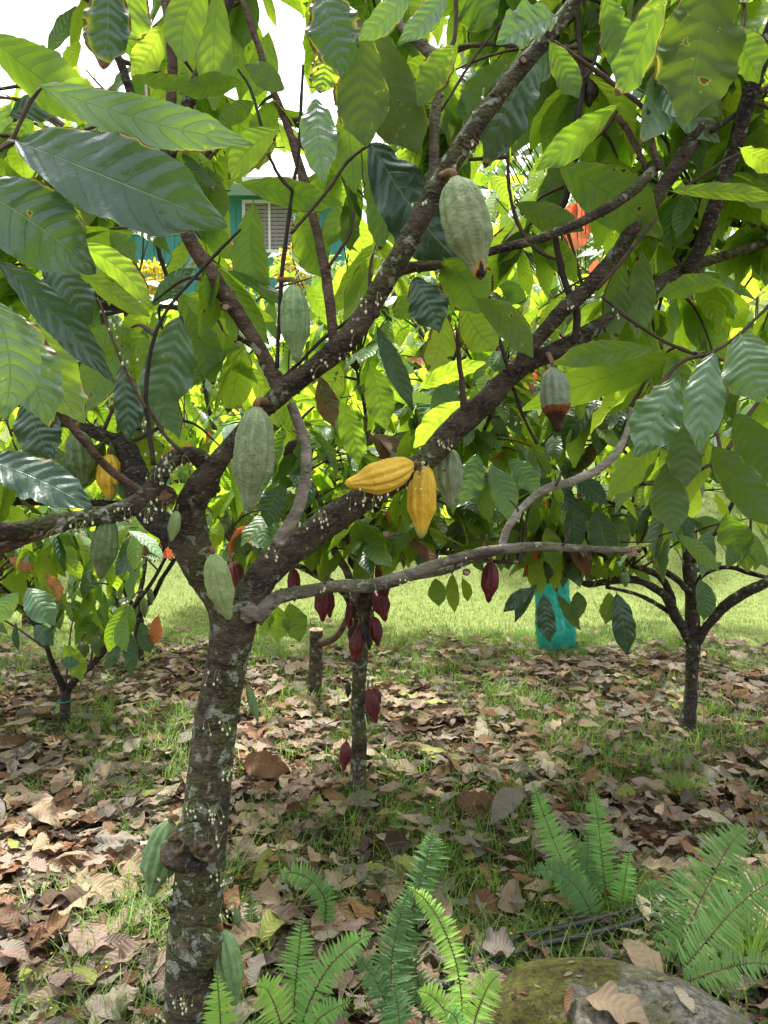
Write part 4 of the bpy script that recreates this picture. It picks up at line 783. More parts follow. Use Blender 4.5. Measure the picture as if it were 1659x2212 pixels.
left = other_tree(140, 1562, 4.3, 'young cacao tree forked low at the left edge with green tie on its trunk', [(143, 1590, 14), (141, 1555, 12), (141, 1520, 11), (143, 1490, 11), (142, 1480, 10)],
    [([(140, 1492, 8), (128, 1465, 7), (112, 1430, 6), (98, 1385, 5), (80, 1330, 5), (60, 1270, 4)], (4.3, 4.0)), ([(146, 1490, 8), (170, 1460, 7), (200, 1435, 7), (225, 1405, 7), (262, 1350, 6), (290, 1310, 5), (330, 1255, 4), (360, 1200, 4)], (4.3, 4.1)), ([(98, 1385, 4), (40, 1300, 4), (-20, 1250, 4)], (4.1, 3.7)), ([(262, 1350, 4), (250, 1280, 4), (230, 1200, 4)], (4.2, 4.3))],
    [dict(regions=[(-220, 430, 1080, 1330, 3.5, 4.8, 1.), (-220, 330, 900, 1150, 3.6, 5., .8)], n=110, mats=MIXED, size=.21, sd=31, holes=LAWN_HOLES, pend=(.4, 1.6))], 'bark_dark')
hero(left, [(60,1270,118,1352,58,3.4,'t','leaf_pale',3.35,.2,.1),(40,1280,-15,1352,44,3.4,'t','leaf_pale',3.4,.4,.1),(140,1395,176,1470,42,3.9,'u','leaf_lime',3.9,.2,.3),(250,1362,232,1446,28,3.8,'t','leaf_dark',3.8,.8,.4),(275,1358,282,1464,32,3.8,'t','leaf_dark',3.8,.8,.4),(305,1345,325,1412,32,3.8,'t','leaf_dark',3.8,.9,.5),(342,1330,332,1395,28,3.8,'t','leaf_orange',3.8,.4,.1),(75,1350,115,1395,34,3.6,'t','leaf_dark',3.6,.6,.2),
    (20,1206,75,1232,24,3.6,'t','leaf_orange',3.6,.4,.1),(100,1240,128,1300,30,3.5,'u','leaf_orange',3.5,.1,.1),(35,1345,40,1405,14,3.6,'t','leaf_dark',3.6,.4,.3),(172,1435,130,1428,26,3.85,'t','leaf_dark',3.85,.4,.3)], nu=20, nv=7)
M['tie'] = plain('green_tie', (.03, .30, .22), None, .5, 30.)
tc = P(141, 1512, 4.3); an = np.linspace(0, 2 * np.pi, 17)
obj('tie', [tube(tc + np.stack([np.cos(an) * .034, np.sin(an) * .034, .006 * np.sin(an)], -1), .0035, 6, 0, False), tube(np.array([tc + [-.03, -.02, 0], tc + [-.05, -.03, -.03], tc + [-.055, -.02, -.07]]), .003, 5, 0)], M['tie'], left)
for a, b, r, d in (((205, 1372), (213, 1420), 12, 4.2), ((178, 1385), (182, 1422), 12, 4.25)): pod(left, a, b, r, d, M['pod_dark'], 'small dull green pod', nu=20, nv=30, hang=(a[0] + 8, a[1] - 18, d))
lft2 = other_tree(300, 1430, 5.7, 'cacao tree with pale green pods between the young tree and the near trunk', [(302, 1450, 11), (300, 1415, 10), (300, 1375, 10), (299, 1330, 9), (296, 1300, 8)],
    [([(298, 1330, 7), (330, 1290, 6), (350, 1250, 5), (380, 1200, 4), (400, 1120, 3)], (5.7, 5.3)), ([(298, 1320, 7), (275, 1290, 5), (255, 1240, 5), (230, 1150, 4)], (5.7, 5.6)), ([(297, 1310, 6), (310, 1240, 5), (320, 1150, 4)], (5.7, 6.))],
    [dict(regions=[(60, 480, 1000, 1240, 5.0, 6.3, 1.), (100, 520, 760, 1050, 5.0, 6.3, .7)], n=80, mats=MIXED, size=.22, sd=41, holes=LAWN_HOLES, pend=(.4, 1.6))])
for a, b, r, d in (((310, 1290), (313, 1335), 8, 5.5), ((322, 1270), (328, 1308), 7, 5.55), ((292, 1300), (290, 1340), 7, 5.6)): pod(lft2, a, b, r, d, M['pod_green'], None, nu=18, nv=30)
rt = other_tree(1490, 1545, 4.2, 'dark trunked cacao tree spreading low in the shade at the right edge', [(1485, 1580, 20), (1488, 1535, 16), (1493, 1480, 14), (1496, 1420, 15), (1497, 1370, 16), (1495, 1320, 14), (1492, 1275, 12), (1484, 1230, 9), (1480, 1160, 7), (1478, 1080, 5), (1470, 980, 4)],
    [([(1502, 1392, 10), (1530, 1350, 10), (1565, 1310, 11), (1610, 1280, 11), (1665, 1250, 11), (1740, 1180, 9)], (4.2, 3.9)), ([(1488, 1385, 9), (1468, 1345, 11), (1452, 1318, 11), (1440, 1290, 10), (1405, 1265, 9), (1370, 1252, 8), (1320, 1255, 8), (1270, 1262, 7), (1232, 1245, 5), (1190, 1235, 4)], (4.2, 3.6)), ([(1455, 1315, 8), (1448, 1285, 8), (1430, 1250, 8), (1400, 1232, 7), (1365, 1222, 5)], (4.1, 3.8)),
     ([(1450, 1325, 5), (1410, 1300, 5), (1370, 1282, 4), (1310, 1268, 4)], (4.15, 3.7)), ([(1490, 1280, 8), (1460, 1250, 7), (1425, 1225, 6), (1390, 1180, 5), (1360, 1100, 4)], (4.1, 3.9)), ([(1500, 1275, 5), (1520, 1240, 5), (1570, 1225, 5), (1620, 1238, 5), (1665, 1250, 4)], (4.2, 4.)), ([(1496, 1215, 5), (1520, 1180, 5), (1560, 1130, 5), (1600, 1050, 4)], (4.2, 4.2)), ([(1480, 1150, 5), (1430, 1080, 4), (1370, 1000, 4), (1300, 920, 3)], (4.2, 3.9))],
    [dict(regions=[(1150, 1500, 800, 1190, 3.1, 4.4, 1.), (1420, 1850, 900, 1170, 3.2, 4.6, .5), (1120, 1420, 1100, 1230, 3.2, 4., 1.1), (1100, 1800, 560, 900, 3.2, 4.8, .7)], n=150, mats=MIXED, size=.23, sd=51, holes=LAWN_HOLES, pend=(.6, 1.8))])
hero(rt, [(1332,1282,1355,1412,50,3.2,'t','leaf_dark',3.2,.3,.6),(1316,1280,1308,1348,36,3.25,'u','leaf',3.25,.3,.5),(1175,1285,1188,1388,42,3.2,'t','leaf_dark',3.2,.5,.5),(1248,1278,1250,1336,32,3.3,'u','leaf_shade',3.3,.5,.3),(1205,1285,1255,1362,24,3.3,'u','leaf_shade',3.3,.6,.3),(1512,1252,1520,1340,42,3.9,'t','leaf_pale',3.9,.1,.1),(1290,1100,1320,1205,62,3.0,'t','leaf_dark',3.0,.2,.3),
    (1148,1270,1088,1322,30,3.1,'t','leaf_dark',3.1,.3,.9),(1160,1262,1112,1345,26,3.15,'t','leaf_dark',3.15,.3,.9),(1240,1090,1245,1190,50,3.1,'t','leaf_dark',3.1,.4,.3),(1180,1140,1195,1230,44,3.2,'u','leaf',3.2,.4,.3),(1340,1120,1350,1200,50,3.3,'u','leaf_shade',3.3,.4,.3),(1500,1235,1560,1215,26,3.9,'t','leaf_dark',3.9,.3,.2),(1570,1110,1600,1200,64,3.4,'u','leaf',3.4,.3,.2)], nu=20, nv=7)
pod(rt, (1348, 1235), (1352, 1268), 10, 3.6, M['pod_mid'], None, nu=20, nv=30)
# sawn-off tree with one living side branch
st = thing('sawn_tree', G(682, 1505), 'sawn off cacao stump with flat cut top and one curved side branch', 'tree stump')
SKEL.clear()
obj('trunk', pxtube([(677, 1530, 17), (679, 1490, 15), (682, 1440, 15), (683, 1400, 14.5), (684, 1362, 14)], 4.75, 18, .04, 8), M['bark_trunk'], st)
tp_ = P(683, 1360, 4.75); disc(tp_ + np.array([0, 0, .001]), (0, -.12, 1), 13.5 * 4.75 / F, 'wood', st)
obj('branch', pxtube([(688, 1388, 8), (705, 1386, 9), (725, 1376, 8), (742, 1352, 7), (752, 1330, 6), (768, 1290, 5), (775, 1230, 4), (770, 1150, 4)], (4.72, 4.5), 12, .05, 6), M['bark_brown'], st)
cnt['stump'] = crown(st, [(640, 900, 1000, 1180, 4.2, 5., 1.)], 14, MIXED, .22, 61, holes=LAWN_HOLES, skel=np.vstack(SKEL), pend=(.4, 1.5), name='foliage')
# taller trees in the rows behind
rows = [(782, 6.9, 'back row cacao tree right of the purple podded tree', [(560, 1240, 500, 1210, 5.6, 7.6)], 150, 71, 880), (500, 7.4, 'back row cacao tree left of the purple podded tree, below the house', [(330, 760, 620, 1215, 6., 8.)], 105, 72, 980), (1492, 7.2, 'cacao tree in the back row beyond the wrapped sapling', [(1050, 1720, 450, 1180, 5.8, 8., 1.), (760, 1800, -60, 560, 3.6, 6.2, 1.0)], 215, 73, 620),
        (60, 7.0, 'cacao tree in the back row at the far left edge', [(-250, 330, 560, 1180, 5.8, 7.8, 1.), (-200, 470, 150, 560, 4., 6.4, 1.)], 210, 74, 700)]
for bx, d, lab, reg, n, sd, top in rows:
    other_tree(bx, 1000 + 1500 / d * 1.085 - 0, d, lab, [(bx, 1000 + 2443 / d + 12, 12), (bx + 4, 1180, 10), (bx, 1100, 9), (bx + 6, 1020, 7), (bx, top, 5)],
        [([(bx, 1120, 7), (bx - 50, 1040, 6), (bx - 110, 950, 5), (bx - 170, 850, 4)], (d, d - .5)), ([(bx, 1090, 7), (bx + 60, 1010, 6), (bx + 130, 930, 5), (bx + 190, 820, 4)], (d, d - .4)), ([(bx + 4, 1040, 6), (bx + 40, 900, 5), (bx + 60, 750, 4), (bx + 50, 650, 3)], (d, d + .3)), ([(bx, 1020, 6), (bx - 50, 880, 5), (bx - 70, 720, 4)], (d, d))],
        [dict(regions=reg, n=n, mats=BRIGHT, size=.25, sd=sd, holes=HOUSE_HOLES + LAWN_HOLES, pend=(.2, 1.3), nu=7, nv=3, low=1.15)])
print('leaves', cnt, sum(cnt.values()))

# ------------------------------------------------------------------ wrapped sapling, garden shrubs by the house
M['mesh'] = plain('teal_mesh', (.02, .26, .25), (.10, .52, .47), .6, 26., .0204, .3, transl=(.15, .75, .68))
gb = G(1205, 1400); gd = 6.1
gt = thing('tree_guard', gb, 'tall teal mesh sleeve wrapped round stakes on the lawn', 'tree guard')
zz = np.linspace(0, 1, 40); an = np.linspace(0, 2 * np.pi, 5)[:-1] + .6
cs = []
for z in zz:
    w = .135 * (1 + .05 * np.sin(z * 9)); c = gb + np.array([-.10 * z, 0, z * .80])
    k = np.linspace(0, 2 * np.pi, 36, endpoint=False); rr = w / np.maximum(np.abs(np.cos((k % (np.pi / 2)) - np.pi / 4)), .72) * (1 + .06 * np.sin(k * 11 + z * 4) + .03 * np.sin(k * 23 + z * 9) + .02 * np.sin(z * 60 + k * 2))
    cs.append(np.stack([c[0] + np.cos(k + .5) * rr, c[1] + np.sin(k + .5) * rr, np.full(36, c[2]) + .012 * np.sin(k * 3)], -1))
V = np.array(cs).reshape(-1, 3); i, j = np.meshgrid(np.arange(39), np.arange(36), indexing='ij')
obj('mesh_sleeve', (V, np.stack([i * 36 + j, i * 36 + (j + 1) % 36, (i + 1) * 36 + (j + 1) % 36, (i + 1) * 36 + j], -1).reshape(-1, 4), None, None), M['mesh'], gt)
for k in an:
    p = gb + np.array([np.cos(k) * .095, np.sin(k) * .095, 0]); obj('stake', tube(np.array([p - [0, 0, .05], p + [-.05, 0, .45], p + [-.10, 0, .9]]), .011, 6, .03), M['bark_brown'], gt)
sp = gb + np.array([0, 0, 0]); SK = np.array([sp, sp + [-.05, 0, .5], sp + [-.1, 0, 1.0]])
obj('sapling', [tube(spline(SK, 6), np.linspace(.012, .006, 13), 6, .05)], M['twig'], gt)
k = 26; B = np.repeat(SK[2:], k, 0) + rng.normal(0, .03, (k, 3)) + np.array([0, 0, 1.]) * rng.uniform(-.15, .1, k)[:, None]; D = unit(rng.normal(size=(k, 3)) + [0, 0, -.1]) * rng.uniform(.1, .2, k)[:, None]
obj('foliage', leaf_geo(B, B + D, np.array([0, 0, 1]) + rng.normal(0, .3, (k, 3)), .065, .5, .2, .1, nu=8, nv=5), M['leaf'], gt)

def shrub(x, y, d, r, n, mat, lab, fl=None, nf=0, size=.12, cat='shrub', asp=1.2, name='shrub', bunch=False):
    c = P(x, y, d); b = c.copy(); b[2] = float(terrain(c[0], c[1])); rr = r * d / F
    t = thing(name, b, lab, cat, 'garden shrubs beyond the plantation'); k = 7; g = []
    for i in range(k):
        e = c + rng.normal(0, .45, 3) * rr; g.append(tube(spline([b + rng.normal(0, .04, 3) * [1, 1, 0] - [0, 0, .03], (b + e) / 2 + rng.normal(0, .08, 3), e], 5), np.linspace(.02, .006, 11), 6, .05))
    obj('stems', g, M['twig'], t)
    D = unit(rng.normal(size=(n, 3))); B = c + D * rng.uniform(.35, 1., n)[:, None] ** .6 * rr * np.array([1, .8, asp]); B[:, 2] = np.maximum(B[:, 2], b[2] + .05)
    T = B + unit(D + rng.normal(0, .7, (n, 3)) + [0, 0, -.25]) * rng.uniform(.6, 1.2, n)[:, None] * size
    obj('foliage', leaf_geo(B, T, D + np.array([0, 0, .8]), size * .38, .4, .1, .1, nu=6, nv=3, pet=0), M[mat], t)
    if nf:
        D = unit(rng.normal(size=(nf, 3)) + [0, -.6, .3]); B = c + D * rr * np.array([.9, .8, asp])
        if bunch: B = B[::6].repeat(6, 0)[:nf] + rng.normal(0, .02, (nf, 3))
        T = B + unit(D + rng.normal(0, .5, (nf, 3)) + [0, 0, .4]) * rng.uniform(.05, .12, nf)[:, None] * (1.3 if bunch else 1)
        obj('flowers', leaf_geo(B, T, D + rng.normal(0, .4, (nf, 3)), .045, .5, .2, .1, nu=5, nv=3, pet=0), M[fl], t)
M['leaf_yellow'] = leaf_mat('leaf_yellow', (.50, .38, .02), (.62, .50, .04), (.8, .6, .03), (.9, .75, .06), .4, .5, sick=0)
M['petal_red'] = leaf_mat('petal_red', (.65, .10, .08), (.72, .24, .18), (.9, .16, .12), (.9, .3, .2), .45, .5, sick=0)
shrub(470, 860, 8.2, 95, 500, 'leaf', 'leafy garden shrub with coral red flower spikes seen through the left branches', 'petal_red', 130, bunch=True, size=.16)
shrub(510, 605, 11.5, 60, 420, 'leaf_lime', 'shrub with coral pink blossoms in front of the teal house', 'petal_red', 150, bunch=True)
shrub(322, 608, 11.8, 36, 420, 'leaf_yellow', 'golden yellow shrub under the left window of the house', size=.11)
shrub(634, 585, 11.9, 40, 420, 'leaf_yellow', 'golden yellow shrub at the right hand end of the teal house', size=.11)
shrub(1095, 930, 9.2, 70, 300, 'leaf_yellow', 'yellow leaved shrub low behind the forked limbs', size=.14)
shrub(230, 640, 11.9, 60, 450, 'leaf_pale', 'pale green shrub at the left hand end of the teal house')
shrub(760, 700, 10.5, 120, 900, 'leaf_lime', 'broad bright green shrub behind the purple podded tree', size=.15)
shrub(1010, 740, 11, 130, 900, 'leaf', 'broad mid green shrub on the bank behind the forked limbs', size=.15)
shrub(1300, 800, 10, 140, 900, 'leaf_lime', 'broad bright shrub on the bank beyond the right hand trees', size=.15)
shrub(1600, 800, 10, 150, 900, 'leaf', 'broad green shrub at the right edge of the bank', size=.15)
shrub(60, 780, 9.6, 140, 900, 'leaf_lime', 'broad bright shrub at the left edge of the bank', size=.15)
shrub(1180, 520, 14.5, 120, 800, 'leaf_pale', 'tall pale green shrub high on the bank in front of the woods', size=.16)
shrub(1480, 470, 14, 150, 900, 'leaf', 'tall green shrub high on the bank near the right edge', size=.16)
# red-leaved plant
def redplant(x, y, d, rows, lab):
    c = P(x, y, d); b = c.copy(); b[2] = float(terrain(c[0], c[1])); t = thing('red_leaved_plant', b, lab, 'plant', 'red leaved plants')
    tips = []
    for (x0, y0, x1, y1, w) in rows: tips.append((x0, y0))
    obj('stems', [tube(spline([b - [0, 0, .04], (b + P(a, q, d)) / 2 + rng.normal(0, .04, 3), P(a, q, d)], 5), np.linspace(.016, .006, 11), 6, .05) for a, q in tips[:3]], M['twig'], t)
    hero(t, [(x0, y0, x1, y1, w, d, 'u', 'leaf_red', d, .4, .1) for (x0, y0, x1, y1, w) in rows], nu=16, nv=7)
redplant(1262, 500, 9., [(1258, 430, 1240, 545, 62), (1265, 425, 1300, 520, 40), (1245, 440, 1225, 470, 30), (1290, 560, 1275, 640, 34), (1300, 555, 1330, 600, 22)], 'tall plant with large scarlet leaves behind the torn branch')
redplant(1645, 400, 9., [(1640, 385, 1628, 418, 22), (1650, 380, 1668, 425, 26)], 'plant with small scarlet leaves at the right edge behind the dark limb')

# ------------------------------------------------------------------ boulder, hose, sticks
def boulder_mat():
    t = NT('mossy_stone'); oc = t.co(); g = t.new('NewGeometry'); sp = t.new('SeparateXYZ'); t.l.new(g.outputs['Normal'], sp.inputs[0]); so = t.new('SeparateXYZ'); t.l.new(oc, so.inputs[0])
    n1 = t.noise(oc, 5., 4.); n2 = t.noise(oc, 45., 5., .65); n3 = t.noise(oc, 240., 2.)
    st_ = t.mix(t.ramp(n2, .35, .65), (.065, .062, .052), (.22, .21, .18)); st_ = t.mix(t.math('MULTIPLY', t.ramp(n1, .42, .6), .7), st_, (.10, .10, .045))
    m1 = t.math('ADD', t.math('MULTIPLY', n1, .9), t.math('MULTIPLY', t.math('SUBTRACT', .66, so.outputs[0]), 1.1)); m1 = t.math('ADD', m1, t.math('MULTIPLY', n2, .25))
    m1 = t.math('MULTIPLY', t.ramp(m1, .66, .74), t.ramp(sp.outputs[2], .35, .7))
    moss = t.mix(t.ramp(n2, .35, .65), (.030, .030, .012), (.11, .125, .03)); moss = t.mix(t.math('MULTIPLY', n3, .55), moss, (.11, .085, .03))
    t.put(t.b.inputs['Base Color'], t.mix(m1, st_, moss)); t.b.inputs['Roughness'].default_value = .95; t.b.inputs['Specular IOR Level'].default_value = .15
    t.l.new(t.bump(t.math('ADD', n1, t.math('ADD', n2, t.math('MULTIPLY', t.math('MULTIPLY', n3, m1), .6))), .018), t.b.inputs['Normal']); return t.m
bc = G(1345, 2330); bc[2] = -.02
bo = tag(obj('boulder', blob(bc, .40, (1.0, .82, .60), 96, 64, .05, 4), boulder_mat(), pivot=None), 'large rounded boulder topped with moss in the bottom right corner', 'boulder')
def btop(x, y):
    """point on the boulder seen at x, y"""
    o_ = np.array([0, 0, EYE]); r = P(x, y, 1.) - o_; s = np.array([.40, .40 * .82, .40 * .60]) * 1.01
    a = o_ - bc; A = np.sum((r / s) ** 2); Bq = 2 * np.sum(r * a / s ** 2); C = np.sum((a / s) ** 2) - 1; D = Bq * Bq - 4 * A * C
    return o_ + r * ((-Bq - math.sqrt(max(D, 0))) / 2 / A)
b2 = G(1010, 2240); tag(obj('boulder', blob(b2 + [0, 0, -.02], .11, (1.2, .8, .5), 32, 20, .06, 8), M['bark_pale']), 'small grey stone at the bottom edge beside the lime green fern', 'boulder')
M['hose'] = plain('black_hose', (.012, .013, .014), (.02, .02, .02), .45, 40., 0, .5); M['stick'] = plain('dry_stick', (.20, .13, .09), (.10, .065, .045), .85, 50., .002)
def ground_line(name, pts, r, mat, lab, cat, dz=.012, sides=8, n=8):
    c = np.array([G(x, y) for x, y in pts]); c = spline(c, n); c[:, 2] = terrain(c[:, 0], c[:, 1]) + dz + (0 if 'hose' in mat else 1) * rng.normal(0, .0015, len(c))
    return tag(obj(name, tube(c, r, sides, .0 if name == 'irrigation_hose' else .08), M[mat]), lab, cat)
ground_line('irrigation_hose', [(820, 2215), (900, 2175), (1010, 2130), (1090, 2095), (1180, 2062), (1290, 2040), (1420, 2010)], .0105, 'hose', 'black hose passing just behind the boulder, nearer of the two', 'hose', .05)
ground_line('irrigation_hose', [(960, 2165), (1010, 2110), (1085, 2068), (1160, 2040), (1260, 2018), (1400, 1992)], .0105, 'hose', 'black hose running behind the nearer hose and the ferns', 'hose', .055)
ground_line('irrigation_hose', [(120, 1838), (200, 1815), (290, 1790), (360, 1772)], .007, 'stick', 'long thin grey stick lying on the leaves left of the trunk burl', 'stick')
ground_line('irrigation_hose', [(700, 1735), (790, 1718), (860, 1700), (940, 1672)], .0075, 'hose', 'black hose lying behind the foot of the purple podded tree', 'hose')
for o_ in [o for o in bpy.data.objects if o.get('category') == 'stick']: o_.name = 'stick'
for pts, lab in (([(150, 1988), (210, 1920), (262, 1880), (300, 1860)], 'forked dry twig on the leaf litter left of the trunk'), ([(60, 2015), (120, 1975), (175, 1955)], 'short dry twig at the left above the flat pink brown leaf'), ([(1000, 1660), (1080, 1640), (1170, 1655)], 'thin stick in the weedy grass right of the purple podded tree'),
        ([(330, 1590), (390, 1560), (450, 1548)], 'thin stick on the litter left of the near trunk'), ([(1360, 1480), (1440, 1468), (1500, 1490)], 'thin stick by the foot of the right hand tree')):
    ground_line('stick', pts, .0035, 'stick', lab, 'stick', .025)

# ------------------------------------------------------------------ fallen leaves
DEAD = {'tan': ((.40, .26, .16), (.52, .36, .24)), 'pink brown': ((.36, .22, .17), (.46, .30, .25)), 'rust brown': ((.20, .09, .045), (.32, .15, .075)), 'dark brown': ((.075, .042, .028), (.13, .075, .05)), 'grey brown': ((.24, .18, .15), (.36, .29, .25)), 'pale straw': ((.52, .40, .28), (.62, .50, .38)), 'yellow green': ((.34, .38, .07), (.46, .46, .12))}
for k, (a, b) in DEAD.items():
    a = (a[0] * .38, a[1] * .39, a[2] * .38); b = (b[0] * .66, b[1] * .71, b[2] * .68)
    t_ = tuple(min(1, x * 1.4) for x in b)
    M['dead ' + k] = leaf_mat('dead_' + k.replace(' ', '_'), a, b, tuple(x * .8 for x in t_), t_, .22, .58, brown=tuple(x * .45 for x in a), sick=.8, bump=.003, spec=.3, under=tuple(x * 1.05 for x in b), sickc=tuple(x * .7 for x in a))
KEYS = list(DEAD); PR = np.array([.24, .22, .15, .12, .17, .08, .02])
def dead_params(n, g, flat=.34):
    a = g.uniform(0, 6.28, n); tl = g.normal(0, .10, n); D = np.stack([np.cos(a), np.sin(a), tl], -1); N = np.stack([g.normal(0, flat, n), g.normal(0, flat, n), np.ones(n)], -1)
    N[g.uniform(0, 1, n) < .45] *= np.array([1, 1, -1.])
    return unit(D), N
def dead_geo(c, ln, D, N, nu, nv, g):
    n = len(c)
    return leaf_geo(c - D * ln[:, None] / 2, c + D * ln[:, None] / 2, N, ln * g.uniform(.32, .48, n), g.uniform(-.7, 1.1, n), g.uniform(-.2, .6, n), g.uniform(.1, .5, n), g.uniform(0, 1, (n, 2)), nu, nv, .10, .02 if nu > 12 else 0, 2.3, twist=g.normal(0, .5, n), ragged=.09)
g = np.random.default_rng(5)
n = 10500; Y = 1.35 + 5.6 * g.uniform(0, 1, n) ** .85; X = g.uniform(-.66, .66, n) * Y + g.uniform(-.2, .2, n)
w_ = np.clip((6.3 - Y + .3 * np.sin(X * 3)) / .6, .03, 1) * np.where(patch(X, Y) > .3, .45, 1) * np.where((X > .35 * Y) & (Y > 3.6), .8, 1)
bd = ((X - bc[0]) / .42) ** 2 + ((Y - bc[1]) / .36) ** 2 > 1
keep = (g.uniform(0, 1, n) < w_) & bd; X, Y = X[keep], Y[keep]; n = len(X)
ln = g.uniform(.09, .20, n) * np.where(g.uniform(0, 1, n) < .45, .5, 1); C = np.stack([X, Y, terrain(X, Y) + .008 + g.uniform(0, .055, n)], -1); D, N = dead_params(n, g); kk = g.choice(len(KEYS), n, p=PR)
px, py, pd = project(C); vis = (px > -30) & (px < WW + 30) & (py < HH + 20); big = np.where(vis, ln / pd, 0)
order = np.argsort(-big); top, rest = order[:270], order[270:]
def where(x, y):
    if y > 2080: v = 'at the bottom edge'
    elif y > 1930: v = 'near the bottom'
    elif y > 1800: v = 'level with the burl'
    elif y > 1680: v = 'level with the slender tree'
    else: v = 'farther back'
    if x < 130: h = 'by the left edge'
    elif x < 280: h = 'midway left of the near trunk'
    elif x < 430: h = 'just left of the near trunk'
    elif x < 620: h = 'just right of the near trunk'
    elif x < 760: h = 'left of the slender tree'
    elif x < 900: h = 'below the slender tree'
    elif x < 1100: h = 'left of the tall fern'
    elif x < 1320: h = 'around the tall fern'
    elif x < 1500: h = 'right of the tall fern'
    else: h = 'by the right edge'
    return h + ' ' + v
for i in top:
    ge = dead_geo(C[i:i + 1], ln[i:i + 1], D[i:i + 1], N[i:i + 1], 20, 7, g); kn = KEYS[kk[i]]
    o = obj('fallen_leaf', ge, M['dead ' + kn], pivot=C[i]); sz = 'large' if ln[i] > .2 else 'small' if ln[i] < .12 else 'medium'
    tag(o, f'{sz} {kn} fallen leaf {where(px[i], py[i])}', 'fallen leaf', 'fallen cacao leaves on the ground')
gg = dead_geo(C[rest], ln[rest], D[rest], N[rest], 8, 5, g)
o = obj('leaf_litter', gg, [M['dead ' + k] for k in KEYS], mat_ix=np.repeat(kk[rest], 8 * 4)); tag(o, 'dense brown layer of dead cacao leaves covering the ground', 'leaf litter', kind='stuff')
# crumbled bits and twigs between them
n = 13000; Y = 1.5 + 4.6 * g.uniform(0, 1, n); X = g.uniform(-.58, .58, n) * Y; c = np.stack([X, Y, terrain(X, Y) + g.uniform(.002, .02, n)], -1); D, N = dead_params(n, g, .5); l_ = g.uniform(.015, .05, n)
o = obj('leaf_crumbs', leaf_geo(c, c + D * l_[:, None], N, l_ * g.uniform(.1, .6, n), .5, .2, .3, g.uniform(0, 1, (n, 2)), 4, 3, 0), [M['dead ' + k] for k in KEYS], mat_ix=np.repeat(g.choice(len(KEYS), n, p=PR), 3 * 2)); tag(o, 'crumbled bits of dead leaf scattered over the soil', 'leaf debris', kind='stuff')
# leaves one can point at
def lying(x0, y0, x1, y1, w, key, lab, z=.03, nrm=(0, -.15, 1), curl=.3, fold=.2, on=None, wave=.15, mat=None):
    f = on or (lambda a, b: G(a, b) + np.array([0, 0, z])); A = f(x0, y0); B = f(x1, y1)
    if on: A = A + [0, 0, .012]; B = B + [0, 0, .012]
    o = obj('fallen_leaf', leaf_geo(A, B, nrm, w, curl, fold, wave, [[.5, .3]], 36, 11, .08, .02, 2.5, ragged=.03), M[mat or 'dead ' + key], pivot=A); tag(o, lab, 'fallen leaf', 'fallen cacao leaves on the ground')
lying(1262, 2165, 1405, 2228, .095, 'tan', 'large pale tan dead leaf lying across the top of the mossy boulder', on=btop, curl=.5, wave=.25)
lying(1104, 2155, 1142, 2160, .014, 'rust brown', 'small oval brown leaf resting on the boulder moss', on=btop)
lying(1238, 2140, 1222, 2205, .020, 'rust brown', 'small narrow brown leaf pointing down beside the big leaf on the boulder', on=btop)
lying(1455, 2140, 1500, 2200, .03, 'pale straw', 'small pale leaf on the right slope of the boulder', on=btop)
lying(225, 2036, 176, 2112, .11, 'pink brown', 'flat pink brown leaf with clear ribs lying face up left of the near trunk', z=.05, wave=.06, nrm=(.1, -.5, 1))
lying(195, 2135, 150, 2180, .10, 'yellow green', 'yellow green fresh fallen leaf near the bottom left', z=.05, nrm=(0, -.4, 1))
lying(150, 2150, 128, 2190, .07, 'pink brown', 'pinkish leaf half under the yellow green one', z=.07, nrm=(-.2, -.4, 1))
lying(270, 1880, 312, 1930, .10, 'tan', 'tan ribbed leaf standing on edge left of the burl', z=.06, nrm=(0, -.8, .6))
lying(185, 1940, 240, 1985, .11, 'tan', 'orange tan leaf with curled side left of the lower trunk', z=.05, nrm=(0, -.5, 1))
lying(85, 1770, 130, 1830, .10, 'tan', 'pale crumpled leaf standing up at the left', z=.07, nrm=(.3, -1, .5), curl=1.2, wave=.4)
lying(240, 1728, 335, 1730, .07, 'pink brown', 'long straight ribbed leaf lying crosswise left of the near trunk', z=.03)
lying(330, 2080, 215, 2130, .08, 'pink brown', 'long folded leaf reaching toward the foot of the near trunk', z=.04, fold=.5)
lying(525, 1690, 625, 1700, .13, 'rust brown', 'big dark rust leaf curled upward between the two trunks', z=.08, nrm=(0, -.9, .6), curl=1.4, wave=.35)
lying(985, 1755, 1090, 1760, .12, 'rust brown', 'dark brown leaf leaning up right of the purple podded tree', z=.05, nrm=(0, -.8, .7))
lying(1140, 1735, 1060, 1805, .10, 'grey brown', 'long grey brown ribbed leaf beside the tall right fern', z=.05, nrm=(.2, -.6, .8))
lying(880, 1840, 825, 1850, .10, 'dark brown', 'dark leaf standing on edge in the weeds', z=.06, nrm=(0, -1, .4))
lying(730, 1770, 815, 1730, .09, 'grey brown', 'pale grey leaf lying below the purple podded tree', z=.04)
lying(1075, 1985, 1120, 1930, .10, 'tan', 'tan leaf propped beside another left of the tall right fern', z=.06, nrm=(.3, -.9, .5))
lying(1010, 1960, 1075, 1985, .10, 'rust brown', 'orange brown leaf propped on the litter left of the tall right fern', z=.05, nrm=(0, -.8, .6))
lying(895, 1645, 970, 1650, .05, 'yellow green', 'lime yellow leaf lying in weedy grass right of the purple podded tree', z=.05)
lying(760, 1890, 840, 1885, .045, 'yellow green', 'narrow yellow leaf lying behind the dark fern', z=.04)
lying(545, 1950, 588, 1870, .05, 'yellow green', 'narrow olive yellow leaf leaning up right of the near trunk', z=.06, nrm=(.5, -.8, .5))
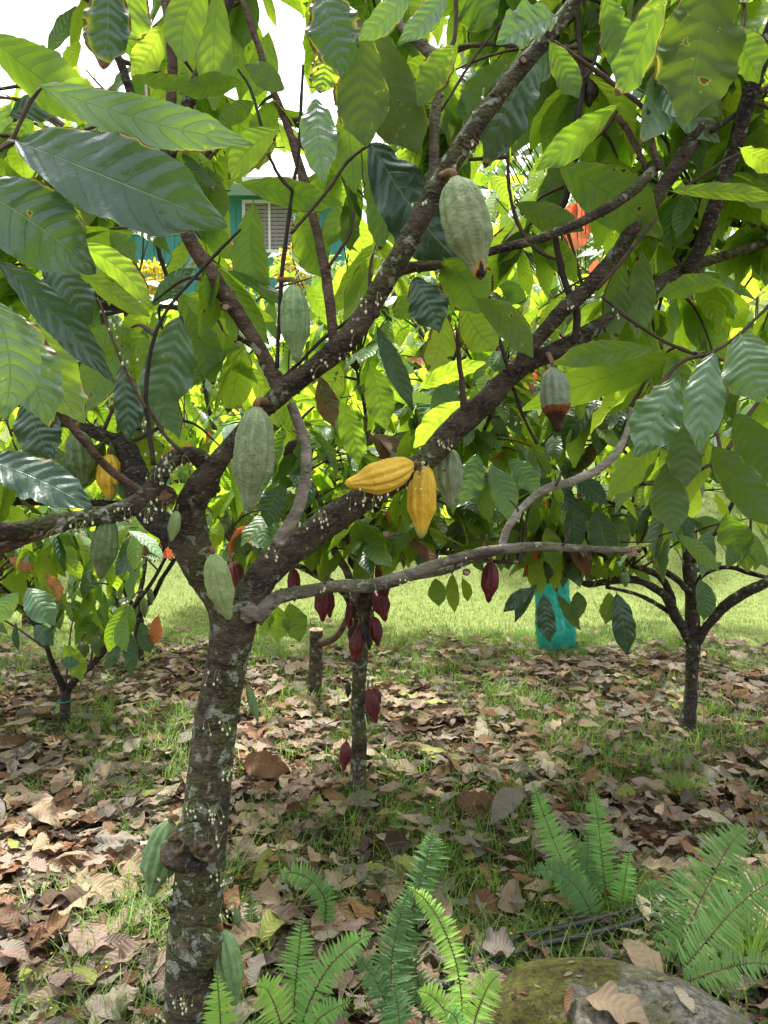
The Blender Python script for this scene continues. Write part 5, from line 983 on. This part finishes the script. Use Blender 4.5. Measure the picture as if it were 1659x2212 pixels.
lying(1040, 2095, 1110, 2090, .11, 'grey brown', 'grey brown leaf curled over the black hoses', z=.08, curl=1.2, wave=.3)
lying(670, 2010, 745, 2030, .12, 'tan', 'light orange tan leaf behind the left fern cluster', z=.05, nrm=(0, -.6, .8))
n = 150; bx_ = g.uniform(1090, 1560, n); by_ = 2075 + 130 * g.uniform(0, 1, n) ** .8 + np.clip(bx_ - 1350, 0, 400) * .35; c = np.array([btop(a, b) for a, b in zip(bx_, by_)]) + [0, 0, .008]; D, N = dead_params(n, g, .6); l_ = g.uniform(.006, .03, n)
tag(obj('boulder_crumbs', leaf_geo(c, c + D * l_[:, None], N, l_ * g.uniform(.06, .5, n), .5, .2, .3, g.uniform(0, 1, (n, 2)), 4, 3, 0), [M['dead ' + k] for k in KEYS], mat_ix=np.repeat(g.choice(len(KEYS), n), 6)), 'tiny bits of dead leaf and stalk strewn over the boulder moss', 'leaf debris', kind='stuff')
# tiny fallen yellow petals
n = 130; Y = g.uniform(1.7, 2.6, n); X = g.uniform(-1.1, .1, n) * Y / 2.2; X[90:] = g.uniform(-.1, 1.2, 40); Y[90:] = g.uniform(1.8, 3.4, 40); c = np.stack([X, Y, terrain(X, Y) + g.uniform(.02, .05, n)], -1); a = g.uniform(0, 6.28, n); D = np.stack([np.cos(a), np.sin(a), 0 * a], -1)
M['petal'] = plain('yellow_petal', (.80, .66, .04), (.7, .55, .03), .6)
tag(obj('fallen_petals', leaf_geo(c, c + D * .011, np.array([[0, -.3, 1.]] * n), .008, .4, .1, .1, nu=4, nv=3, pet=0), M['petal']), 'tiny bright yellow petals scattered on the ground', 'petals', kind='stuff')

# ------------------------------------------------------------------ ferns
M['fern'] = leaf_mat('fern_green', (.11, .28, .05), (.20, .42, .09), (.2, .44, .04), (.35, .6, .08), .4, .5, sick=.2, bump=.0004); M['fern_dark'] = leaf_mat('fern_dark', (.05, .14, .035), (.09, .21, .055), (.08, .2, .025), (.13, .3, .04), .4, .5, sick=.2, bump=.0004)
M['fern_lime'] = leaf_mat('fern_lime', (.20, .40, .05), (.30, .50, .08), (.4, .7, .06), (.5, .8, .1), .4, .5, sick=.1, bump=.0004); M['fern_blue'] = leaf_mat('fern_blue', (.08, .20, .04), (.15, .29, .065), (.17, .38, .05), (.28, .52, .08), .35, .5, sick=.2, bump=.0004)
M['rachis'] = plain('fern_rachis', (.12, .10, .04), (.08, .05, .025), .6, 60.)
def frond(t, pts, d, wpx, mat, n=34, flat=.0, droop=.12, up=.35, first=.10, pw=.26):
    """pts: photo positions base to tip; wpx: full width"""
    k = len(pts); dd = np.linspace(d[0], d[1], k) if isinstance(d, tuple) else np.full(k, d)
    c = spline(np.array([P(p[0], p[1], e) for p, e in zip(pts, dd)]), 10); m = len(c); tan = unit(np.gradient(c, axis=0)); L = np.sum(np.linalg.norm(np.diff(c, axis=0), axis=1))
    cam_v = unit(np.array([0, 0, EYE]) - c[m // 2]); N = unit(cam_v * 1. + np.array([0, 0, up]) + rng.normal(0, .12, 3))
    f = np.linspace(first, .995, n) * (m - 1); ix = np.minimum(f.astype(int), m - 2); q = c[ix] + (c[ix + 1] - c[ix]) * (f - ix)[:, None]; tt = tan[ix]
    u = f / (m - 1); w = wpx * (d[0] if isinstance(d, tuple) else d) / F / 2
    ln = w * np.clip(np.minimum(1, .62 + u * 1.2) * np.clip((1 - u) / .42, .02, 1) ** .75, .03, 1) * (1 + rng.normal(0, .11, n)) * np.where(rng.uniform(0, 1, n) < .06, .35, 1)
    sd = unit(np.cross(N, tt)); Bs, Ts, Ns = [], [], []
    for s in (1, -1):
        D = unit(sd * s + tt * .28 + np.array([0, 0, -droop]) - cam_v * flat + rng.normal(0, .08, (n, 3))); q2 = q + tt * (.2 * L / n * s); Bs.append(q2); Ts.append(q2 + D * ln[:, None]); Ns.append(N + rng.normal(0, .15, (n, 3)))
    Bs, Ts, Ns = map(np.vstack, (Bs, Ts, Ns)); W = np.maximum(np.tile(np.full(n, L * 1.1 / n), 2), .003) * np.clip(np.tile(ln, 2) / w * 1.5, .45, 1.)
    a = leaf_geo(Bs, Ts, Ns, W, .3, .12, .08, None, 7, 3, 0, 0, 3., 'pinna')
    rc = tube(c, np.linspace(.0022, .0007, m), 5, 0, False); nf = len(a[1]); fo = [a, rc]
    mesh = obj('frond', fo, [M[mat], M['rachis']], t, mat_ix=np.array([0] * nf + [1] * len(rc[1])))
def fern(gx, gy, lab, fr):
    b = G(gx, gy); t = thing('fern', b, lab, 'fern', 'ferns growing through the litter')
    for f in fr: frond(t, *f[:4], **(f[4] if len(f) > 4 else {}))
fern(470, 2290, 'bright green fern with one upright frond against the low right pod of the near trunk', [([(478, 2290), (476, 2200), (468, 2100)], (1.72, 1.68), 78, 'fern_lime', dict(n=22)), ([(500, 2290), (530, 2240), (560, 2215)], (1.75, 1.7), 60, 'fern', dict(n=18))])
fern(635, 2270, 'green fern with upright and arching fronds right of the near trunk at the bottom', [([(632, 2270), (636, 2160), (645, 2060), (655, 1968)], (1.95, 2.0), 88, 'fern'), ([(640, 2270), (665, 2175), (710, 2090), (770, 2035), (805, 2018)], (1.92, 1.9), 78, 'fern', dict(n=38)), ([(625, 2270), (600, 2190), (578, 2140), (555, 2130)], (1.9, 1.85), 88, 'fern_lime', dict(n=24)), ([(650, 2270), (690, 2200), (760, 2160)], (1.9, 1.85), 60, 'fern', dict(n=24)),
    ([(610, 2270), (560, 2240), (510, 2235)], (1.85, 1.8), 50, 'fern', dict(n=22))])
fern(700, 2010, 'blue green fern frond arching over behind the bottom fern cluster', [([(700, 2010), (702, 1945), (670, 1900), (625, 1885), (598, 1900)], (2.4, 2.35), 62, 'fern_blue', dict(n=30, up=.8)), ([(704, 2010), (706, 1950), (700, 1915), (712, 1950)], (2.4, 2.4), 40, 'fern_blue', dict(n=16))])
fern(545, 2030, 'slim dark green fern frond standing alone right of the near trunk', [([(548, 2032), (543, 1975), (538, 1910)], (2.35, 2.4), 44, 'fern_dark', dict(n=24)), ([(550, 2032), (548, 2100), (560, 2110)], (2.3, 2.25), 36, 'fern_dark', dict(n=14))])
fern(868, 2270, 'tall dark green fern standing in the middle of the bottom edge', [([(860, 2270), (858, 2150), (875, 2030), (900, 1930), (925, 1845), (938, 1785)], (2.0, 2.15), 84, 'fern_dark', dict(n=44)), ([(868, 2270), (850, 2170), (845, 2080), (862, 1990), (880, 1930)], (1.95, 2.0), 100, 'fern_dark', dict(n=40)), ([(862, 2270), (835, 2170), (800, 2100), (760, 2060)], (1.95, 1.95), 66, 'fern_dark', dict(n=30)),
    ([(940, 2230), (915, 2150), (880, 2070), (850, 2020)], (2.0, 2.05), 70, 'fern_dark', dict(n=28)), ([(860, 2270), (862, 2200), (850, 2120)], (1.85, 1.85), 90, 'fern_dark', dict(n=22)), ([(900, 1960), (925, 1880), (935, 1830), (928, 1785)], (2.25, 2.3), 78, 'fern_blue', dict(n=34))])
fern(1000, 2270, 'bright lime fern with one long drooping frond left of the boulder', [([(1000, 2270), (998, 2170), (985, 2080), (955, 2000), (915, 1940), (876, 1912)], (1.9, 1.92), 66, 'fern_lime', dict(n=44, droop=.5, pw=.3)), ([(1010, 2270), (1030, 2190), (1055, 2130), (1078, 2105)], (1.85, 1.82), 78, 'fern_lime', dict(n=34)), ([(995, 2270), (965, 2190), (930, 2150), (902, 2140)], (1.85, 1.82), 62, 'fern_lime', dict(n=28)), ([(1002, 2270), (985, 2200), (960, 2180)], (1.8, 1.78), 50, 'fern', dict(n=20))])
fern(1305, 2085, 'tall mid green fern clump standing behind the boulder', [([(1290, 2085), (1255, 1960), (1210, 1850), (1175, 1760), (1150, 1690)], (2.5, 2.6), 78, 'fern', dict(n=46)), ([(1315, 2085), (1310, 1960), (1300, 1850), (1290, 1760), (1278, 1695)], (2.5, 2.65), 70, 'fern', dict(n=46)), ([(1300, 2085), (1280, 1980), (1240, 1910), (1190, 1880), (1140, 1885)], (2.45, 2.4), 74, 'fern_dark', dict(n=40)),
    ([(1325, 2085), (1335, 1990), (1350, 1900), (1360, 1830)], (2.5, 2.5), 60, 'fern', dict(n=34)), ([(1310, 2085), (1295, 1960), (1265, 1860), (1225, 1790)], (2.55, 2.7), 66, 'fern_blue', dict(n=36)), ([(1320, 2085), (1360, 1990), (1400, 1930), (1440, 1900)], (2.5, 2.5), 56, 'fern_dark', dict(n=30)), ([(1290, 2085), (1240, 2040), (1200, 2045)], (2.4, 2.35), 60, 'fern', dict(n=22)), ([(1330, 2085), (1370, 2050), (1400, 2060)], (2.4, 2.3), 50, 'fern_dark', dict(n=20)),
    ([(1300, 2085), (1270, 1930), (1270, 1800)], (2.5, 2.6), 60, 'fern_dark', dict(n=34))])
fern(1450, 2130, 'large fern with broad comb like blue green fronds leaning off the right edge', [([(1440, 2120), (1480, 2020), (1530, 1910), (1580, 1820), (1612, 1790)], (2.2, 2.2), 124, 'fern_blue', dict(n=44)), ([(1450, 2120), (1520, 2040), (1590, 1960), (1670, 1900), (1760, 1870)], (2.15, 2.05), 120, 'fern_blue', dict(n=46)), ([(1435, 2120), (1450, 2020), (1462, 1930), (1480, 1870)], (2.3, 2.4), 90, 'fern_dark', dict(n=36)),
    ([(1455, 2130), (1540, 2100), (1620, 2080), (1700, 2090)], (2.1, 2.0), 90, 'fern_blue', dict(n=34))])
fern(20, 2150, 'small green fern seedling at the bottom left edge', [([(30, 2190), (40, 2160), (60, 2150)], (2., 2.), 30, 'fern_blue', dict(n=10))])
# bushy grass tufts at the right
for gx, gy, n, h, lab in ((1330, 1960, 260, .20, 'feathery grass clump among the right hand ferns'), (1480, 1720, 300, .16, 'fine leaved green weed clump on the shaded litter at the right'), (1440, 1650, 200, .12, 'small weed clump in front of the right hand tree'), (1620, 2080, 420, .26, 'long dark grass clump at the right edge beside the boulder'), (560, 1430, 120, .16, 'grass tuft by the sawn stump')):
    b = G(gx, gy); a = rng.uniform(0, 6.28, n); r_ = rng.uniform(0, .11, n) ** 1; B = b + np.stack([np.cos(a) * r_, np.sin(a) * r_, 0 * a - .004], -1); l = rng.uniform(.2, 1., n)
    tag(obj('grass_clump', blades(B, rng.uniform(.4, 1, n) * h, rng.uniform(.002, .004, n), np.stack([np.cos(a) * l, np.sin(a) * l, 0 * a], -1), 4), M['grass']), lab, 'grass clump', 'grass clumps')
